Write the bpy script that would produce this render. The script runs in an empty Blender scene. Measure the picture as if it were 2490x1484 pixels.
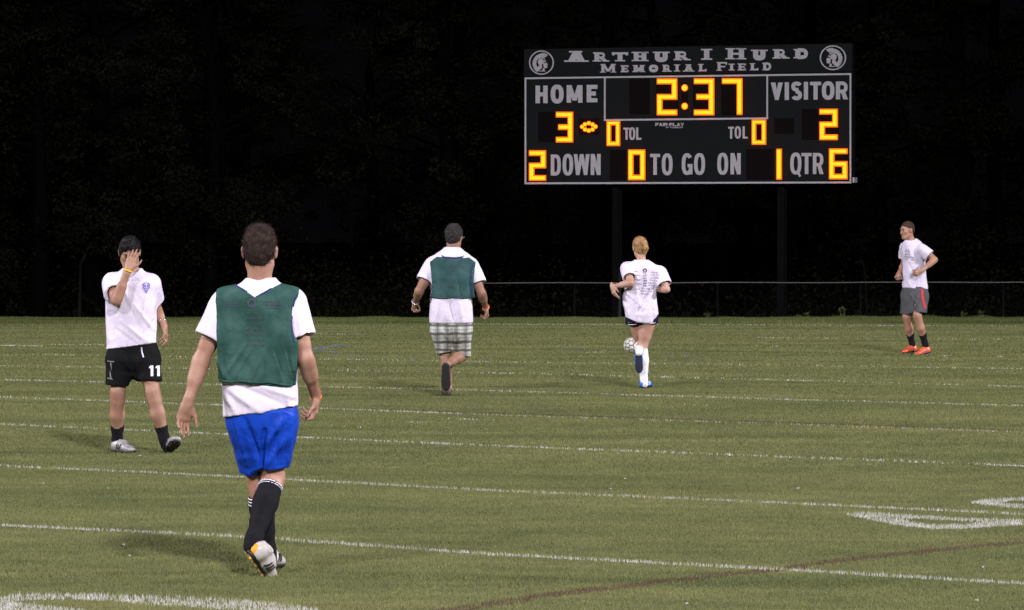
import bpy, bmesh, math, random
import numpy as np
from mathutils import Vector, Matrix
from mathutils.bvhtree import BVHTree

# ------------------------------------------------------------------ camera, sky, lights
SC = bpy.context.scene
FPX, CX, CY, HOR, CAMH = 10607.0, 1245.0, 742.0, 537.0, 1.83
PITCH = math.atan((CY - HOR) / FPX)
cam_data = bpy.data.cameras.new('camera')
cam_data.sensor_width = 36.0
cam_data.lens = 36.0 * FPX / 2490.0
cam_data.clip_start = 0.5
cam_data.clip_end = 900.0
cam = bpy.data.objects.new('camera', cam_data)
SC.collection.objects.link(cam)
cam.location = (0, 0, CAMH)
cam.rotation_euler = (math.pi / 2 - PITCH, 0, 0)
SC.camera = cam

world = bpy.data.worlds.new('World')
SC.world = world
world.use_nodes = True
world.node_tree.nodes['Background'].inputs['Color'].default_value = (0.42, 0.36, 0.50, 1)
world.node_tree.nodes['Background'].inputs['Strength'].default_value = 0.0036

SC.view_settings.view_transform = 'Standard'
SC.view_settings.look = 'None'
SC.view_settings.exposure = 0.0
SC.view_settings.gamma = 1.0
SC.view_settings.use_curve_mapping = False
SC.cycles.max_bounces = 6
SC.cycles.transparent_max_bounces = 12
SC.cycles.caustics_reflective = False
SC.cycles.caustics_refractive = False

def flood_mast(x, y, z, aim, watts, cone, col=(1.0, 0.945, 1.03), radius=1.6, blend=0.5):
    """lamp cluster on one of the floodlight masts standing round the field, outside the frame"""
    ld = bpy.data.lights.new('floodlight', 'SPOT')
    ld.energy = watts
    ld.color = col
    ld.spot_size = math.radians(cone)
    ld.spot_blend = blend
    ld.shadow_soft_size = radius
    lo = bpy.data.objects.new('floodlight', ld)
    SC.collection.objects.link(lo)
    lo.location = (x, y, z)
    d = Vector(aim) - Vector((x, y, z))
    lo.rotation_euler = d.to_track_quat('-Z', 'Y').to_euler()

flood_mast(15, -32, 34, (1, 17, 0), 225000, 56, blend=.45, radius=2.4)
flood_mast(-26, -28, 33, (-2, 22, 0), 92000, 56, blend=.45, radius=2.4)
flood_mast(-52, 34, 30, (1, 44, 0), 150000, 66, blend=.35, radius=2.4)
flood_mast(54, 36, 30, (-1, 44, 0), 195000, 66, blend=.35, radius=2.4)

# ------------------------------------------------------------------ helpers
def ray(px, py):
    u = (px - CX) / FPX; v = (CY - py) / FPX
    ca, sa = math.cos(PITCH), math.sin(PITCH)
    return np.array([u, ca + v * sa, -sa + v * ca])

def P(px, py, Y):
    r = ray(px, py)
    return np.array([0, 0, CAMH]) + r * (Y / r[1])

def G(px, py, z=0.0):
    r = ray(px, py)
    return np.array([0, 0, CAMH]) + r * ((z - CAMH) / r[2])

def mat(name, col, rough=0.8, metal=0.0, spec=0.3, noise=None, bump=None, sheen=0.0, trans=0.0, coat=0.0):
    """noise=(scale, colour2, lo, hi) mottles the base colour; bump=(scale, strength, distance)"""
    m = bpy.data.materials.new(name)
    m.use_nodes = True
    nt = m.node_tree; b = nt.nodes['Principled BSDF']
    b.inputs['Base Color'].default_value = (*col, 1)
    b.inputs['Roughness'].default_value = rough
    b.inputs['Metallic'].default_value = metal
    b.inputs['Specular IOR Level'].default_value = spec
    b.inputs['Sheen Weight'].default_value = sheen
    b.inputs['Coat Weight'].default_value = coat
    tc = nt.nodes.new('ShaderNodeTexCoord')
    if noise:
        n = nt.nodes.new('ShaderNodeTexNoise'); n.inputs['Scale'].default_value = noise[0]
        n.inputs['Detail'].default_value = 4
        r = nt.nodes.new('ShaderNodeMapRange')
        r.inputs['From Min'].default_value = noise[2]; r.inputs['From Max'].default_value = noise[3]
        mx = nt.nodes.new('ShaderNodeMix'); mx.data_type = 'RGBA'
        mx.inputs['A'].default_value = (*col, 1); mx.inputs['B'].default_value = (*noise[1], 1)
        nt.links.new(tc.outputs['Object'], n.inputs['Vector'])
        nt.links.new(n.outputs['Fac'], r.inputs['Value'])
        nt.links.new(r.outputs['Result'], mx.inputs['Factor'])
        nt.links.new(mx.outputs['Result'], b.inputs['Base Color'])
    if bump:
        n2 = nt.nodes.new('ShaderNodeTexNoise'); n2.inputs['Scale'].default_value = bump[0]
        n2.inputs['Detail'].default_value = 5; n2.inputs['Distortion'].default_value = bump[3] if len(bump) > 3 else 0
        bp = nt.nodes.new('ShaderNodeBump'); bp.inputs['Strength'].default_value = bump[1]
        bp.inputs['Distance'].default_value = bump[2]
        nt.links.new(tc.outputs['Object'], n2.inputs['Vector'])
        nt.links.new(n2.outputs['Fac'], bp.inputs['Height'])
        nt.links.new(bp.outputs['Normal'], b.inputs['Normal'])
    if trans > 0:
        t = nt.nodes.new('ShaderNodeBsdfTransparent'); ms = nt.nodes.new('ShaderNodeMixShader')
        ms.inputs['Fac'].default_value = trans
        nt.links.new(b.outputs[0], ms.inputs[1]); nt.links.new(t.outputs[0], ms.inputs[2])
        nt.links.new(ms.outputs[0], nt.nodes['Material Output'].inputs['Surface'])
    return m

def glow(name, col, strength):
    m = bpy.data.materials.new(name); m.use_nodes = True
    b = m.node_tree.nodes['Principled BSDF']
    b.inputs['Base Color'].default_value = (0.2, 0.1, 0.02, 1)
    b.inputs['Emission Color'].default_value = (*col, 1)
    b.inputs['Emission Strength'].default_value = strength
    return m

def link_mesh(name, V, F, m, parent=None, origin=None, smooth=False):
    """V (n,3) world coordinates, F list/array of faces; the object's coordinates are relative to origin"""
    V = np.asarray(V, dtype=np.float64).reshape(-1, 3)
    o0 = np.zeros(3) if origin is None else np.asarray(origin, dtype=np.float64)
    me = bpy.data.meshes.new(name)
    Vl = (V - o0).astype(np.float32)
    if isinstance(F, np.ndarray):
        k = F.shape[1]
        me.vertices.add(len(Vl)); me.vertices.foreach_set('co', Vl.ravel())
        me.loops.add(F.size); me.loops.foreach_set('vertex_index', F.astype(np.int32).ravel())
        me.polygons.add(len(F)); me.polygons.foreach_set('loop_start', np.arange(0, F.size, k, dtype=np.int32))
        me.update(calc_edges=True)
    else:
        me.from_pydata(Vl.tolist(), [], F)
        me.update()
    if smooth and len(me.polygons):
        me.polygons.foreach_set('use_smooth', np.ones(len(me.polygons), dtype=bool))
    if m: me.materials.append(m)
    o = bpy.data.objects.new(name, me)
    SC.collection.objects.link(o)
    if parent is not None: o.parent = parent
    elif origin is not None: o.location = o0
    return o

def empty(name, loc, label=None, cat=None, group=None):
    o = bpy.data.objects.new(name, None); o.empty_display_size = 0.2
    SC.collection.objects.link(o); o.location = loc
    if label: o['label'] = label
    if cat: o['category'] = cat
    if group: o['group'] = group
    return o

def boxVF(c, h, R=None):
    c = np.asarray(c, float); h = np.asarray(h, float)
    s = np.array([[x, y, z] for x in (-1, 1) for y in (-1, 1) for z in (-1, 1)], float) * h
    if R is not None: s = s @ np.asarray(R)
    return s + c, [(0, 1, 3, 2), (4, 6, 7, 5), (0, 4, 5, 1), (2, 3, 7, 6), (0, 2, 6, 4), (1, 5, 7, 3)]

class MB:
    def __init__(s): s.V = []; s.F = []; s.n = 0
    def add(s, V, F):
        V = np.asarray(V, float); s.V.append(V)
        s.F += [tuple(i + s.n for i in f) for f in F]; s.n += len(V)
    def box(s, c, h, R=None): s.add(*boxVF(c, h, R))
    def tube(s, pts, r, n=8, cap=True):
        pts = [np.asarray(p, float) for p in pts]
        rs = r if hasattr(r, '__len__') else [r] * len(pts)
        V = []; F = []
        for i, p in enumerate(pts):
            t = pts[min(i + 1, len(pts) - 1)] - pts[max(i - 1, 0)]
            t = t / (np.linalg.norm(t) + 1e-9)
            a = np.array([0, 0, 1.0]) if abs(t[2]) < .9 else np.array([1.0, 0, 0])
            u = np.cross(t, a); u /= np.linalg.norm(u); v = np.cross(t, u)
            for k in range(n):
                an = 2 * math.pi * k / n
                V.append(p + (u * math.cos(an) + v * math.sin(an)) * rs[i])
        for i in range(len(pts) - 1):
            for k in range(n):
                k2 = (k + 1) % n
                F.append((i * n + k, i * n + k2, (i + 1) * n + k2, (i + 1) * n + k))
        if cap:
            F.append(tuple(range(n))); F.append(tuple((len(pts) - 1) * n + k for k in range(n - 1, -1, -1)))
        s.add(V, F)
    def build(s, name, m, parent=None, origin=None, smooth=False):
        return link_mesh(name, np.concatenate(s.V), s.F, m, parent, origin, smooth)

# ------------------------------------------------------------------ implicit modelling
def unit(v):
    v = np.asarray(v, float); return v / (np.linalg.norm(v) + 1e-12)

def smin(a, b, k):
    if k <= 0: return np.minimum(a, b)
    h = np.maximum(k - np.abs(a - b), 0) / k
    return np.minimum(a, b) - h * h * k * 0.25

class Vol:
    def __init__(s, lo, hi, v):
        s.v = v; s.lo = np.asarray(lo, float)
        n = np.ceil((np.asarray(hi, float) - s.lo) / v).astype(int) + 1
        s.n = n
        s.ax = [(s.lo[i] + v * np.arange(n[i])).astype(np.float32) for i in range(3)]
        s.F = np.full(tuple(n), 1.0, dtype=np.float32)
    def sub(s, lo, hi):
        a = np.clip(np.floor((np.asarray(lo) - s.lo) / s.v).astype(int), 0, s.n - 1)
        b = np.clip(np.ceil((np.asarray(hi) - s.lo) / s.v).astype(int) + 1, 1, s.n)
        sl = tuple(slice(a[i], max(b[i], a[i] + 1)) for i in range(3))
        X = s.ax[0][sl[0]][:, None, None]; Y = s.ax[1][sl[1]][None, :, None]; Z = s.ax[2][sl[2]][None, None, :]
        return sl, X, Y, Z
    def add(s, prim, k=0.0, cuts=()):
        fn, lo, hi = prim
        pad = max(k, .085) + 2 * s.v + .004
        sl, X, Y, Z = s.sub(np.asarray(lo) - pad, np.asarray(hi) + pad)
        d = fn(X, Y, Z)
        for c in cuts: d = np.maximum(d, c(X, Y, Z))
        s.F[sl] = smin(s.F[sl], d.astype(np.float32), k)
    def cut(s, prim, k=0.0, cuts=()):
        fn, lo, hi = prim
        pad = k + 2 * s.v
        sl, X, Y, Z = s.sub(np.asarray(lo) - pad, np.asarray(hi) + pad)
        d = fn(X, Y, Z)
        for c in cuts: d = np.maximum(d, c(X, Y, Z))
        s.F[sl] = -smin(-s.F[sl], d.astype(np.float32), k)
    def clip(s, fn):
        X, Y, Z = s.ax[0][:, None, None], s.ax[1][None, :, None], s.ax[2][None, None, :]
        s.F = np.maximum(s.F, fn(X, Y, Z).astype(np.float32))
    def mesh(s, smooth=1):
        F = s.F; neg = F < 0
        # pad so the surface is closed
        neg[0] = neg[-1] = False; neg[:, 0] = neg[:, -1] = False; neg[:, :, 0] = neg[:, :, -1] = False
        F = np.where(neg, F, np.maximum(F, 1e-5))
        c = [neg[i:neg.shape[0] - 1 + i, j:neg.shape[1] - 1 + j, k:neg.shape[2] - 1 + k]
             for i in (0, 1) for j in (0, 1) for k in (0, 1)]
        anyn = c[0].copy(); alln = c[0].copy()
        for q in c[1:]: anyn |= q; alln &= q
        act = anyn & ~alln
        idx = np.argwhere(act)
        if len(idx) == 0: return np.zeros((0, 3)), np.zeros((0, 4), int)
        ids = np.full(act.shape, -1, dtype=np.int32); ids[act] = np.arange(len(idx))
        offs = np.array([[i, j, k] for i in (0, 1) for j in (0, 1) for k in (0, 1)])
        vals = np.stack([F[idx[:, 0] + o[0], idx[:, 1] + o[1], idx[:, 2] + o[2]] for o in offs], 1)
        acc = np.zeros((len(idx), 3)); cnt = np.zeros(len(idx))
        for a in range(8):
            for b in range(a + 1, 8):
                df = offs[b] - offs[a]
                if np.abs(df).sum() != 1: continue
                va, vb = vals[:, a], vals[:, b]
                m = (va < 0) != (vb < 0)
                t = np.where(m, va / np.where(m, va - vb, 1), 0)
                acc += m[:, None] * (offs[a] + t[:, None] * df); cnt += m
        V = s.lo + (idx + acc / cnt[:, None]) * s.v
        faces = []
        for ax in range(3):
            sl0 = [slice(None)] * 3; sl1 = [slice(None)] * 3
            sl0[ax] = slice(0, -1); sl1[ax] = slice(1, None)
            A = neg[tuple(sl0)]; B = neg[tuple(sl1)]
            e = np.argwhere(A != B); flip = A[A != B]
            o1, o2 = [(1, 2), (2, 0), (0, 1)][ax]
            ok = (e[:, o1] > 0) & (e[:, o2] > 0) & (e[:, o1] < ids.shape[o1]) & (e[:, o2] < ids.shape[o2])
            e = e[ok]; flip = flip[ok]
            def g(d1, d2):
                q = e.copy(); q[:, o1] -= d1; q[:, o2] -= d2
                return ids[q[:, 0], q[:, 1], q[:, 2]]
            q = np.stack([g(1, 1), g(0, 1), g(0, 0), g(1, 0)], 1)
            q[~flip] = q[~flip][:, ::-1]
            faces.append(q)
        Fq = np.concatenate(faces)
        Fq = Fq[(Fq >= 0).all(1)]
        for _ in range(smooth):
            S = np.zeros_like(V); n = np.zeros(len(V))
            for a, b in ((0, 1), (1, 2), (2, 3), (3, 0)):
                for p, q in ((a, b), (b, a)):
                    for d in range(3):
                        S[:, d] += np.bincount(Fq[:, p], V[Fq[:, q], d], len(V))
                    n += np.bincount(Fq[:, p], minlength=len(V))
            V = V * .45 + .55 * S / np.maximum(n, 1)[:, None]
        return V, Fq

def vnormals(V, F):
    n = np.cross(V[F[:, 2]] - V[F[:, 0]], V[F[:, 3]] - V[F[:, 1]])
    N = np.zeros_like(V)
    for k in range(4):
        for d in range(3): N[:, d] += np.bincount(F[:, k], n[:, d], len(V))
    return N / (np.linalg.norm(N, axis=1)[:, None] + 1e-12)

def cone(a, b, ra, rb, flat=None, grow=0.0):
    a = np.asarray(a, float); b = np.asarray(b, float); ra += grow; rb += grow
    ab = b - a; L2 = float(ab @ ab) + 1e-12
    R = max(ra, rb) * (max(1, flat[1]) if flat else 1)
    def fn(X, Y, Z):
        dx, dy, dz = X - a[0], Y - a[1], Z - a[2]
        t = np.clip((dx * ab[0] + dy * ab[1] + dz * ab[2]) / L2, 0, 1)
        qx, qy, qz = dx - t * ab[0], dy - t * ab[1], dz - t * ab[2]
        if flat:
            n, f = flat; c = (qx * n[0] + qy * n[1] + qz * n[2]) * (1 / f - 1)
            qx, qy, qz = qx + c * n[0], qy + c * n[1], qz + c * n[2]
        return np.sqrt(qx * qx + qy * qy + qz * qz) - (ra + (rb - ra) * t)
    return fn, np.minimum(a, b) - R, np.maximum(a, b) + R

def ell(c, r, R=None):
    c = np.asarray(c, float); r = np.asarray(r, float)
    def fn(X, Y, Z):
        dx, dy, dz = X - c[0], Y - c[1], Z - c[2]
        if R is not None:
            a = dx * R[0][0] + dy * R[0][1] + dz * R[0][2]
            b = dx * R[1][0] + dy * R[1][1] + dz * R[1][2]
            e = dx * R[2][0] + dy * R[2][1] + dz * R[2][2]
            dx, dy, dz = a, b, e
        k0 = np.sqrt((dx / r[0]) ** 2 + (dy / r[1]) ** 2 + (dz / r[2]) ** 2)
        k1 = np.sqrt((dx / r[0] ** 2) ** 2 + (dy / r[1] ** 2) ** 2 + (dz / r[2] ** 2) ** 2)
        return k0 * (k0 - 1) / (k1 + 1e-6)
    m = r.max()
    return fn, c - m, c + m

def loft(keys, grow=0.0, n=2.35, zlo=None, zhi=None):
    """keys: rows (z, cx, cy, half width, half depth, yaw in radians), any order"""
    K = np.array(sorted(keys), float)
    zz = np.linspace(K[0, 0], K[-1, 0], 200)
    T = np.stack([np.interp(zz, K[:, 0], K[:, i]) for i in range(1, 6)], 1)
    ker = np.exp(-np.linspace(-2, 2, 15) ** 2); ker /= ker.sum()
    for i in range(5):
        p = np.pad(T[:, i], 7, mode='reflect', reflect_type='odd'); T[:, i] = np.convolve(p, ker, 'valid')
    z0 = K[0, 0] if zlo is None else zlo; z1 = K[-1, 0] if zhi is None else zhi
    W = K[:, 3].max() + grow; Dp = K[:, 4].max() + grow; M = max(W, Dp)
    lo = np.array([K[:, 1].min() - M, K[:, 2].min() - M, z0 - grow]); hi = np.array([K[:, 1].max() + M, K[:, 2].max() + M, z1 + grow])
    def fn(X, Y, Z):
        z = Z
        cx, cy, w, dp, yw = [np.interp(z, zz, T[:, i]) for i in range(5)]
        w = w + grow; dp = dp + grow
        c, s_ = np.cos(yw), np.sin(yw)
        dx, dy = X - cx, Y - cy
        u = dx * c + dy * s_; v = -dx * s_ + dy * c
        q = (np.abs(u / w) ** n + np.abs(v / dp) ** n) ** (1 / n)
        d = (q - 1) * np.minimum(w, dp)
        return np.maximum(np.maximum(d, z0 - grow - Z), Z - z1 - grow)
    return fn, lo, hi

def halfspace(p, nrm):
    p = np.asarray(p, float); nrm = unit(nrm)
    return lambda X, Y, Z: (X - p[0]) * nrm[0] + (Y - p[1]) * nrm[1] + (Z - p[2]) * nrm[2]

def wob(V, sc, seed, aniso=(1, 1, 1)):
    """cheap smooth noise in -1..1 from warped sines"""
    rs = np.random.RandomState(seed); A = np.asarray(aniso)
    p = V * A * sc
    w = p + .6 * np.sin(p[:, [1, 2, 0]] * 1.3 + rs.rand(3) * 6)
    out = 0
    for i in range(4):
        d = rs.randn(3); d /= np.linalg.norm(d)
        out = out + np.sin(w @ d * (1 + i * .45) + rs.rand() * 6)
    return out / 4

def folds(V, N, specs, base):
    """specs: (p0, p1, amplitude, width) in world metres on the x-z plane; soft ridges (+) and valleys (-)"""
    D = np.zeros(len(V))
    for p0, p1, amp, wd in specs:
        a = np.array([p0[0], p0[2]]); b = np.array([p1[0], p1[2]]); ab = b - a
        q = V[:, [0, 2]] - a
        t = np.clip(q @ ab / (ab @ ab), 0, 1)
        e = q - t[:, None] * ab
        D += 1.35 * amp * np.exp(-(e ** 2).sum(1) / wd ** 2) * (1 - .5 * np.abs(2 * t - 1) ** 2) * (V[:, 1] < base[1] + .05)
    return V + N * D[:, None]

# ------------------------------------------------------------------ lettering
def strip(pts, t, closed=False):
    """quads along a centre line, mitred"""
    p = np.asarray(pts, float); n = len(p); L = []; R = []
    for i in range(n):
        if closed: a, b = p[i] - p[i - 1], p[(i + 1) % n] - p[i]
        else:
            a = p[i] - p[i - 1] if i > 0 else p[1] - p[0]
            b = p[i + 1] - p[i] if i < n - 1 else p[-1] - p[-2]
        a = a / (np.linalg.norm(a) + 1e-9); b = b / (np.linalg.norm(b) + 1e-9)
        m = a + b; m = m / (np.linalg.norm(m) + 1e-9)
        nn = np.array([-m[1], m[0]]); c = max(.5, float(nn @ np.array([-a[1], a[0]])))
        L.append(p[i] + nn * t / 2 / c); R.append(p[i] - nn * t / 2 / c)
    out = []
    for i in range(n if closed else n - 1):
        j = (i + 1) % n
        out.append([R[i], R[j], L[j], L[i]])
    return out

def arc(cx, cy, rx, ry, a0, a1, n=10, e=1.0):
    out = []
    for i in range(n + 1):
        a = math.radians(a0 + (a1 - a0) * i / n); c, s = math.cos(a), math.sin(a)
        out.append((cx + rx * math.copysign(abs(c) ** e, c), cy + ry * math.copysign(abs(s) ** e, s)))
    return out

def glyph(ch, w, h, t, slab=False, th=None):
    """list of layers; every layer is a list of quads. Box 0..w x 0..h, stem t, horizontal bar th"""
    th = th or t * .82
    st = []
    ins = t * .45 if slab else 0.0
    l, r = ins + t / 2, w - ins - t / 2
    b_, tp = th / 2, h - th / 2
    def bar(x0, y0, x1, y1, q=th): st.append(strip([(x0, y0), (x1, y1)], q))
    def vert(x, y0=0, y1=h): st.append(strip([(x, y0), (x, y1)], t))
    def quad(*p): st.append([[np.array(q, float) for q in p]])
    def serif(x, y, k=1.0):
        if slab: st.append(strip([(x - t * .95 * k, y), (x + t * .95 * k, y)], th * .62))
    sb, stp = th * .31, h - th * .31
    e = .72
    if ch == 'H':
        vert(l); vert(r); bar(l, h / 2, r, h / 2)
        for x in (l, r): serif(x, sb); serif(x, stp)
    elif ch == 'I':
        vert(w / 2); serif(w / 2, sb, 1.1); serif(w / 2, stp, 1.1)
    elif ch == 'E':
        vert(l); bar(l, b_, w, b_); bar(l, tp, w, tp); bar(l, h / 2, w * .86, h / 2)
        if slab:
            serif(l, sb, .9); serif(l, stp, .9)
            st.append(strip([(w - t * .28, 0), (w - t * .28, h * .32)], t * .5)); st.append(strip([(w - t * .28, h), (w - t * .28, h * .7)], t * .5))
    elif ch == 'F':
        vert(l); bar(l, tp, w, tp); bar(l, h * .48, w * .84, h * .48)
        if slab: serif(l, sb); st.append(strip([(w - t * .28, h), (w - t * .28, h * .68)], t * .5)); serif(l, stp, .9)
    elif ch == 'L':
        vert(l); bar(l, b_, w, b_)
        if slab: serif(l, stp); st.append(strip([(w - t * .28, 0), (w - t * .28, h * .34)], t * .5)); serif(l, sb, .9)
    elif ch == 'T':
        vert(w / 2); bar(0, tp, w, tp); serif(w / 2, sb, 1.1)
        if slab:
            for x in (t * .28, w - t * .28): st.append(strip([(x, h), (x, h * .66)], t * .5))
    elif ch in 'OQ':
        st.append(strip(arc(w / 2, h / 2, (w - t) / 2, (h - t * .9) / 2, 0, 345, 23, .78), t, True))
        if ch == 'Q': quad((w * .52, h * .17), (w * .80, -h * .12), (w * .98, -h * .08), (w * .72, h * .2))
    elif ch == 'D':
        vert(l); pts = [(l, b_)] + arc(w * .48, h / 2, w - t / 2 - w * .48, h / 2 - b_, -90, 90, 12, .75) + [(l, tp)]
        st.append(strip(pts, (t + th) / 2))
        if slab: serif(l, sb, .9); serif(l, stp, .9)
    elif ch == 'U':
        ry = h * .34
        st.append(strip([(l, h)] + arc(w / 2, ry, (r - l) / 2, ry - th / 2, 180, 360, 14, .8) + [(r, h)], t))
        serif(l, stp); serif(r, stp)
    elif ch == 'R' or ch == 'P':
        vert(l); y0 = h * .44
        pts = [(l, y0)] + arc(w * .5, (y0 + tp) / 2, r - w * .5, (tp - y0) / 2, -90, 90, 10, .8) + [(l, tp)]
        st.append(strip(pts, th))
        if slab: serif(l, sb, .9); serif(l, stp, .8)
        if ch == 'R':
            quad((w * .40, y0), (w * .40 + t * 1.05, y0), (w, 0), (w - t * 1.1, 0))
            if slab: st.append(strip([(w - t * .9, sb), (w + t * .2, sb)], th * .62))
    elif ch == 'S':
        pts = arc(w / 2, h * .735, (w - t) / 2, h * .265 - th / 2, 20, 270, 13, .85) + \
              arc(w / 2, h * .27, (w - t) / 2, h * .27 - th / 2, 80, -160, 13, .85)
        st.append(strip(pts, t * .93))
    elif ch == 'G':
        st.append(strip(arc(w / 2, h / 2, (w - t) / 2, (h - t * .9) / 2, 38, 322, 20, .78), t))
        bar(w * .55, h * .43, w, h * .43, th); vert(w - t / 2, h * .02, h * .43)
    elif ch in 'VY':
        if ch == 'V':
            quad((0, h), (t * 1.12, h), (w / 2 + t * .42, 0), (w / 2 - t * .42, 0)); quad((w, h), (w / 2 + t * .42, 0), (w / 2 - t * .42, 0), (w - t * 1.12, h))
        else:
            vert(w / 2, 0, h * .5); quad((0, h), (t * 1.1, h), (w / 2 + t * .4, h * .4), (w / 2 - t * .5, h * .4)); quad((w, h), (w / 2 + t * .5, h * .4), (w / 2 - t * .4, h * .4), (w - t * 1.1, h))
    elif ch == 'A':
        a = t * .45 if slab else 0
        quad((a, 0), (a + t * 1.05, 0), (w / 2 + t * .5, h), (w / 2 - t * .5, h)); quad((w - a, 0), (w / 2 + t * .5, h), (w / 2 - t * .5, h), (w - a - t * 1.05, 0))
        bar(w * .24, h * .3, w * .76, h * .3, th * .9)
        if slab:
            serif(a + t * .5, sb, 1.05); serif(w - a - t * .5, sb, 1.05); st.append(strip([(w / 2 - t * 1.15, stp), (w / 2 + t * .9, stp)], th * .62))
    elif ch == 'M':
        vert(l); vert(r)
        quad((l - t / 2, h), (l + t * .62, h), (w / 2 + t * .45, h * .12), (w / 2 - t * .45, h * .12)); quad((r + t / 2, h), (w / 2 + t * .45, h * .12), (w / 2 - t * .45, h * .12), (r - t * .62, h))
        for x in (l, r): serif(x, sb); serif(x, stp, .9)
    elif ch == 'N':
        vert(l); vert(r); quad((l - t / 2, h), (l + t * .55, h), (r + t / 2, 0), (r - t * .55, 0))
        if slab: serif(l, sb); serif(l, stp); serif(r, stp)
    elif ch == 'W':
        q = w / 4
        for x0, x1 in ((0, 1), (2, 1), (2, 3), (4, 3)):
            xa = min(max(x0 * q, t * .5), w - t * .5); xb = x1 * q
            quad((xa - t * .5, h), (xb - t * .46, 0), (xb + t * .46, 0), (xa + t * .5, h))
    elif ch == 'X':
        quad((0, h), (0 + t * 1.1, h), (w, 0), (w - t * 1.1, 0)); quad((w, h), (t * 1.1, 0), (0, 0), (w - t * 1.1, h))
    elif ch == 'B':
        st += glyph('P', w, h, t, slab, th); bar(l, b_, w * .7, b_); vert(r, b_, h * .45)
    elif ch == '1':
        vert(w * .5); serif(w * .5, sb, 1.0); quad((w * .5 - t * .5, h), (w * .5 - t * .5, h * .78), (w * .5 - t * 1.1, h * .72), (w * .5 - t * 1.1, h * .86))
    elif ch == '-': bar(w * .1, h / 2, w * .9, h / 2)
    elif ch == '.': bar(w * .2, h * .45, w * .8, h * .45, t)
    return st

def mapbox(layers, w, h, quadpx):
    """map glyph space to a target box (x0,x1,ytopL,ybotL[,ytopR,ybotR]) in 2D, y down"""
    x0, x1, y0, y1 = quadpx[:4]
    y0r, y1r = (quadpx[4], quadpx[5]) if len(quadpx) > 4 else (y0, y1)
    out = []
    for L in layers:
        out.append([[(x0 + (x1 - x0) * p[0] / w,
                      (y1 + (y1r - y1) * p[0] / w) + ((y0 + (y0r - y0) * p[0] / w) - (y1 + (y1r - y1) * p[0] / w)) * p[1] / h) for p in q] for q in L])
    return out

# ------------------------------------------------------------------ ground
rng = np.random.RandomState(7)

def turf_material(name, cols, spot):
    m = bpy.data.materials.new(name); m.use_nodes = True
    nt = m.node_tree; b = nt.nodes['Principled BSDF']; N = nt.nodes; Lk = nt.links
    b.inputs['Roughness'].default_value = .75; b.inputs['Specular IOR Level'].default_value = .18
    g = N.new('ShaderNodeNewGeometry')
    n1 = N.new('ShaderNodeTexNoise'); n1.inputs['Scale'].default_value = .9; n1.inputs['Detail'].default_value = 5
    n2 = N.new('ShaderNodeTexNoise'); n2.inputs['Scale'].default_value = 7; n2.inputs['Detail'].default_value = 5
    n3 = N.new('ShaderNodeTexWhiteNoise')
    sn = N.new('ShaderNodeVectorMath'); sn.operation = 'SNAP'; sn.inputs[1].default_value = (spot, spot, 10)
    Lk.new(g.outputs['Position'], sn.inputs[0]); Lk.new(sn.outputs[0], n3.inputs['Vector'])
    mp = N.new('ShaderNodeMapping'); mp.inputs['Scale'].default_value = (.30, 1, 1); mp.inputs['Rotation'].default_value = (0, 0, .35)
    Lk.new(g.outputs['Position'], mp.inputs['Vector'])
    Lk.new(mp.outputs[0], n1.inputs['Vector']); Lk.new(mp.outputs[0], n2.inputs['Vector'])
    r = N.new('ShaderNodeValToRGB'); r.color_ramp.elements[0].position = .32; r.color_ramp.elements[1].position = .68
    r.color_ramp.elements[0].color = (*cols[0], 1); r.color_ramp.elements[1].color = (*cols[1], 1)
    Lk.new(n1.outputs['Fac'], r.inputs['Fac'])
    r2 = N.new('ShaderNodeValToRGB'); r2.color_ramp.elements[0].position = .3; r2.color_ramp.elements[1].position = .7
    r2.color_ramp.elements[0].color = (.74, .74, .76, 1); r2.color_ramp.elements[1].color = (1.2, 1.18, 1.1, 1)
    Lk.new(n2.outputs['Fac'], r2.inputs['Fac'])
    m1 = N.new('ShaderNodeMix'); m1.data_type = 'RGBA'; m1.blend_type = 'MULTIPLY'; m1.inputs['Factor'].default_value = 1
    Lk.new(r.outputs['Color'], m1.inputs['A']); Lk.new(r2.outputs['Color'], m1.inputs['B'])
    r3 = N.new('ShaderNodeValToRGB'); e = r3.color_ramp
    e.elements[0].position = 0; e.elements[0].color = (.82, .84, .86, 1)
    e.elements[1].position = 1; e.elements[1].color = (1.19, 1.18, 1.05, 1)
    x = e.elements.new(.5); x.color = (1, 1, 1, 1)
    Lk.new(n3.outputs['Value'], r3.inputs['Fac'])
    m2 = N.new('ShaderNodeMix'); m2.data_type = 'RGBA'; m2.blend_type = 'MULTIPLY'; m2.inputs['Factor'].default_value = 1
    Lk.new(m1.outputs['Result'], m2.inputs['A']); Lk.new(r3.outputs['Color'], m2.inputs['B'])
    Lk.new(m2.outputs['Result'], b.inputs['Base Color'])
    return m

M_turf = turf_material('artificial turf', ((.087, .104, .036), (.145, .150, .058)), .010)
M_soil = turf_material('turf backing', ((.070, .084, .031), (.11, .118, .046)), .03)
M_verge = turf_material('rough grass', ((.055, .075, .02), (.11, .13, .04)), .02)
M_line = mat('white turf paint', (.47, .45, .435), .8, noise=(9, (.27, .29, .21), .40, .62))
M_red = mat('faded red turf paint', (.082, .038, .024), .8, noise=(14, (.068, .048, .028), .35, .65))
M_blue = mat('blue turf paint', (.085, .12, .32), .8, noise=(14, (.14, .16, .14), .4, .6))
M_yellow = mat('yellow turf paint', (.42, .27, .03), .8, noise=(14, (.25, .2, .05), .4, .6))

EDGE = 80.6
def gz(x, y):
    t = np.clip((y - EDGE) / 9.5, 0, 1)
    return -.74 * t * t * (3 - 2 * t)

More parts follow.
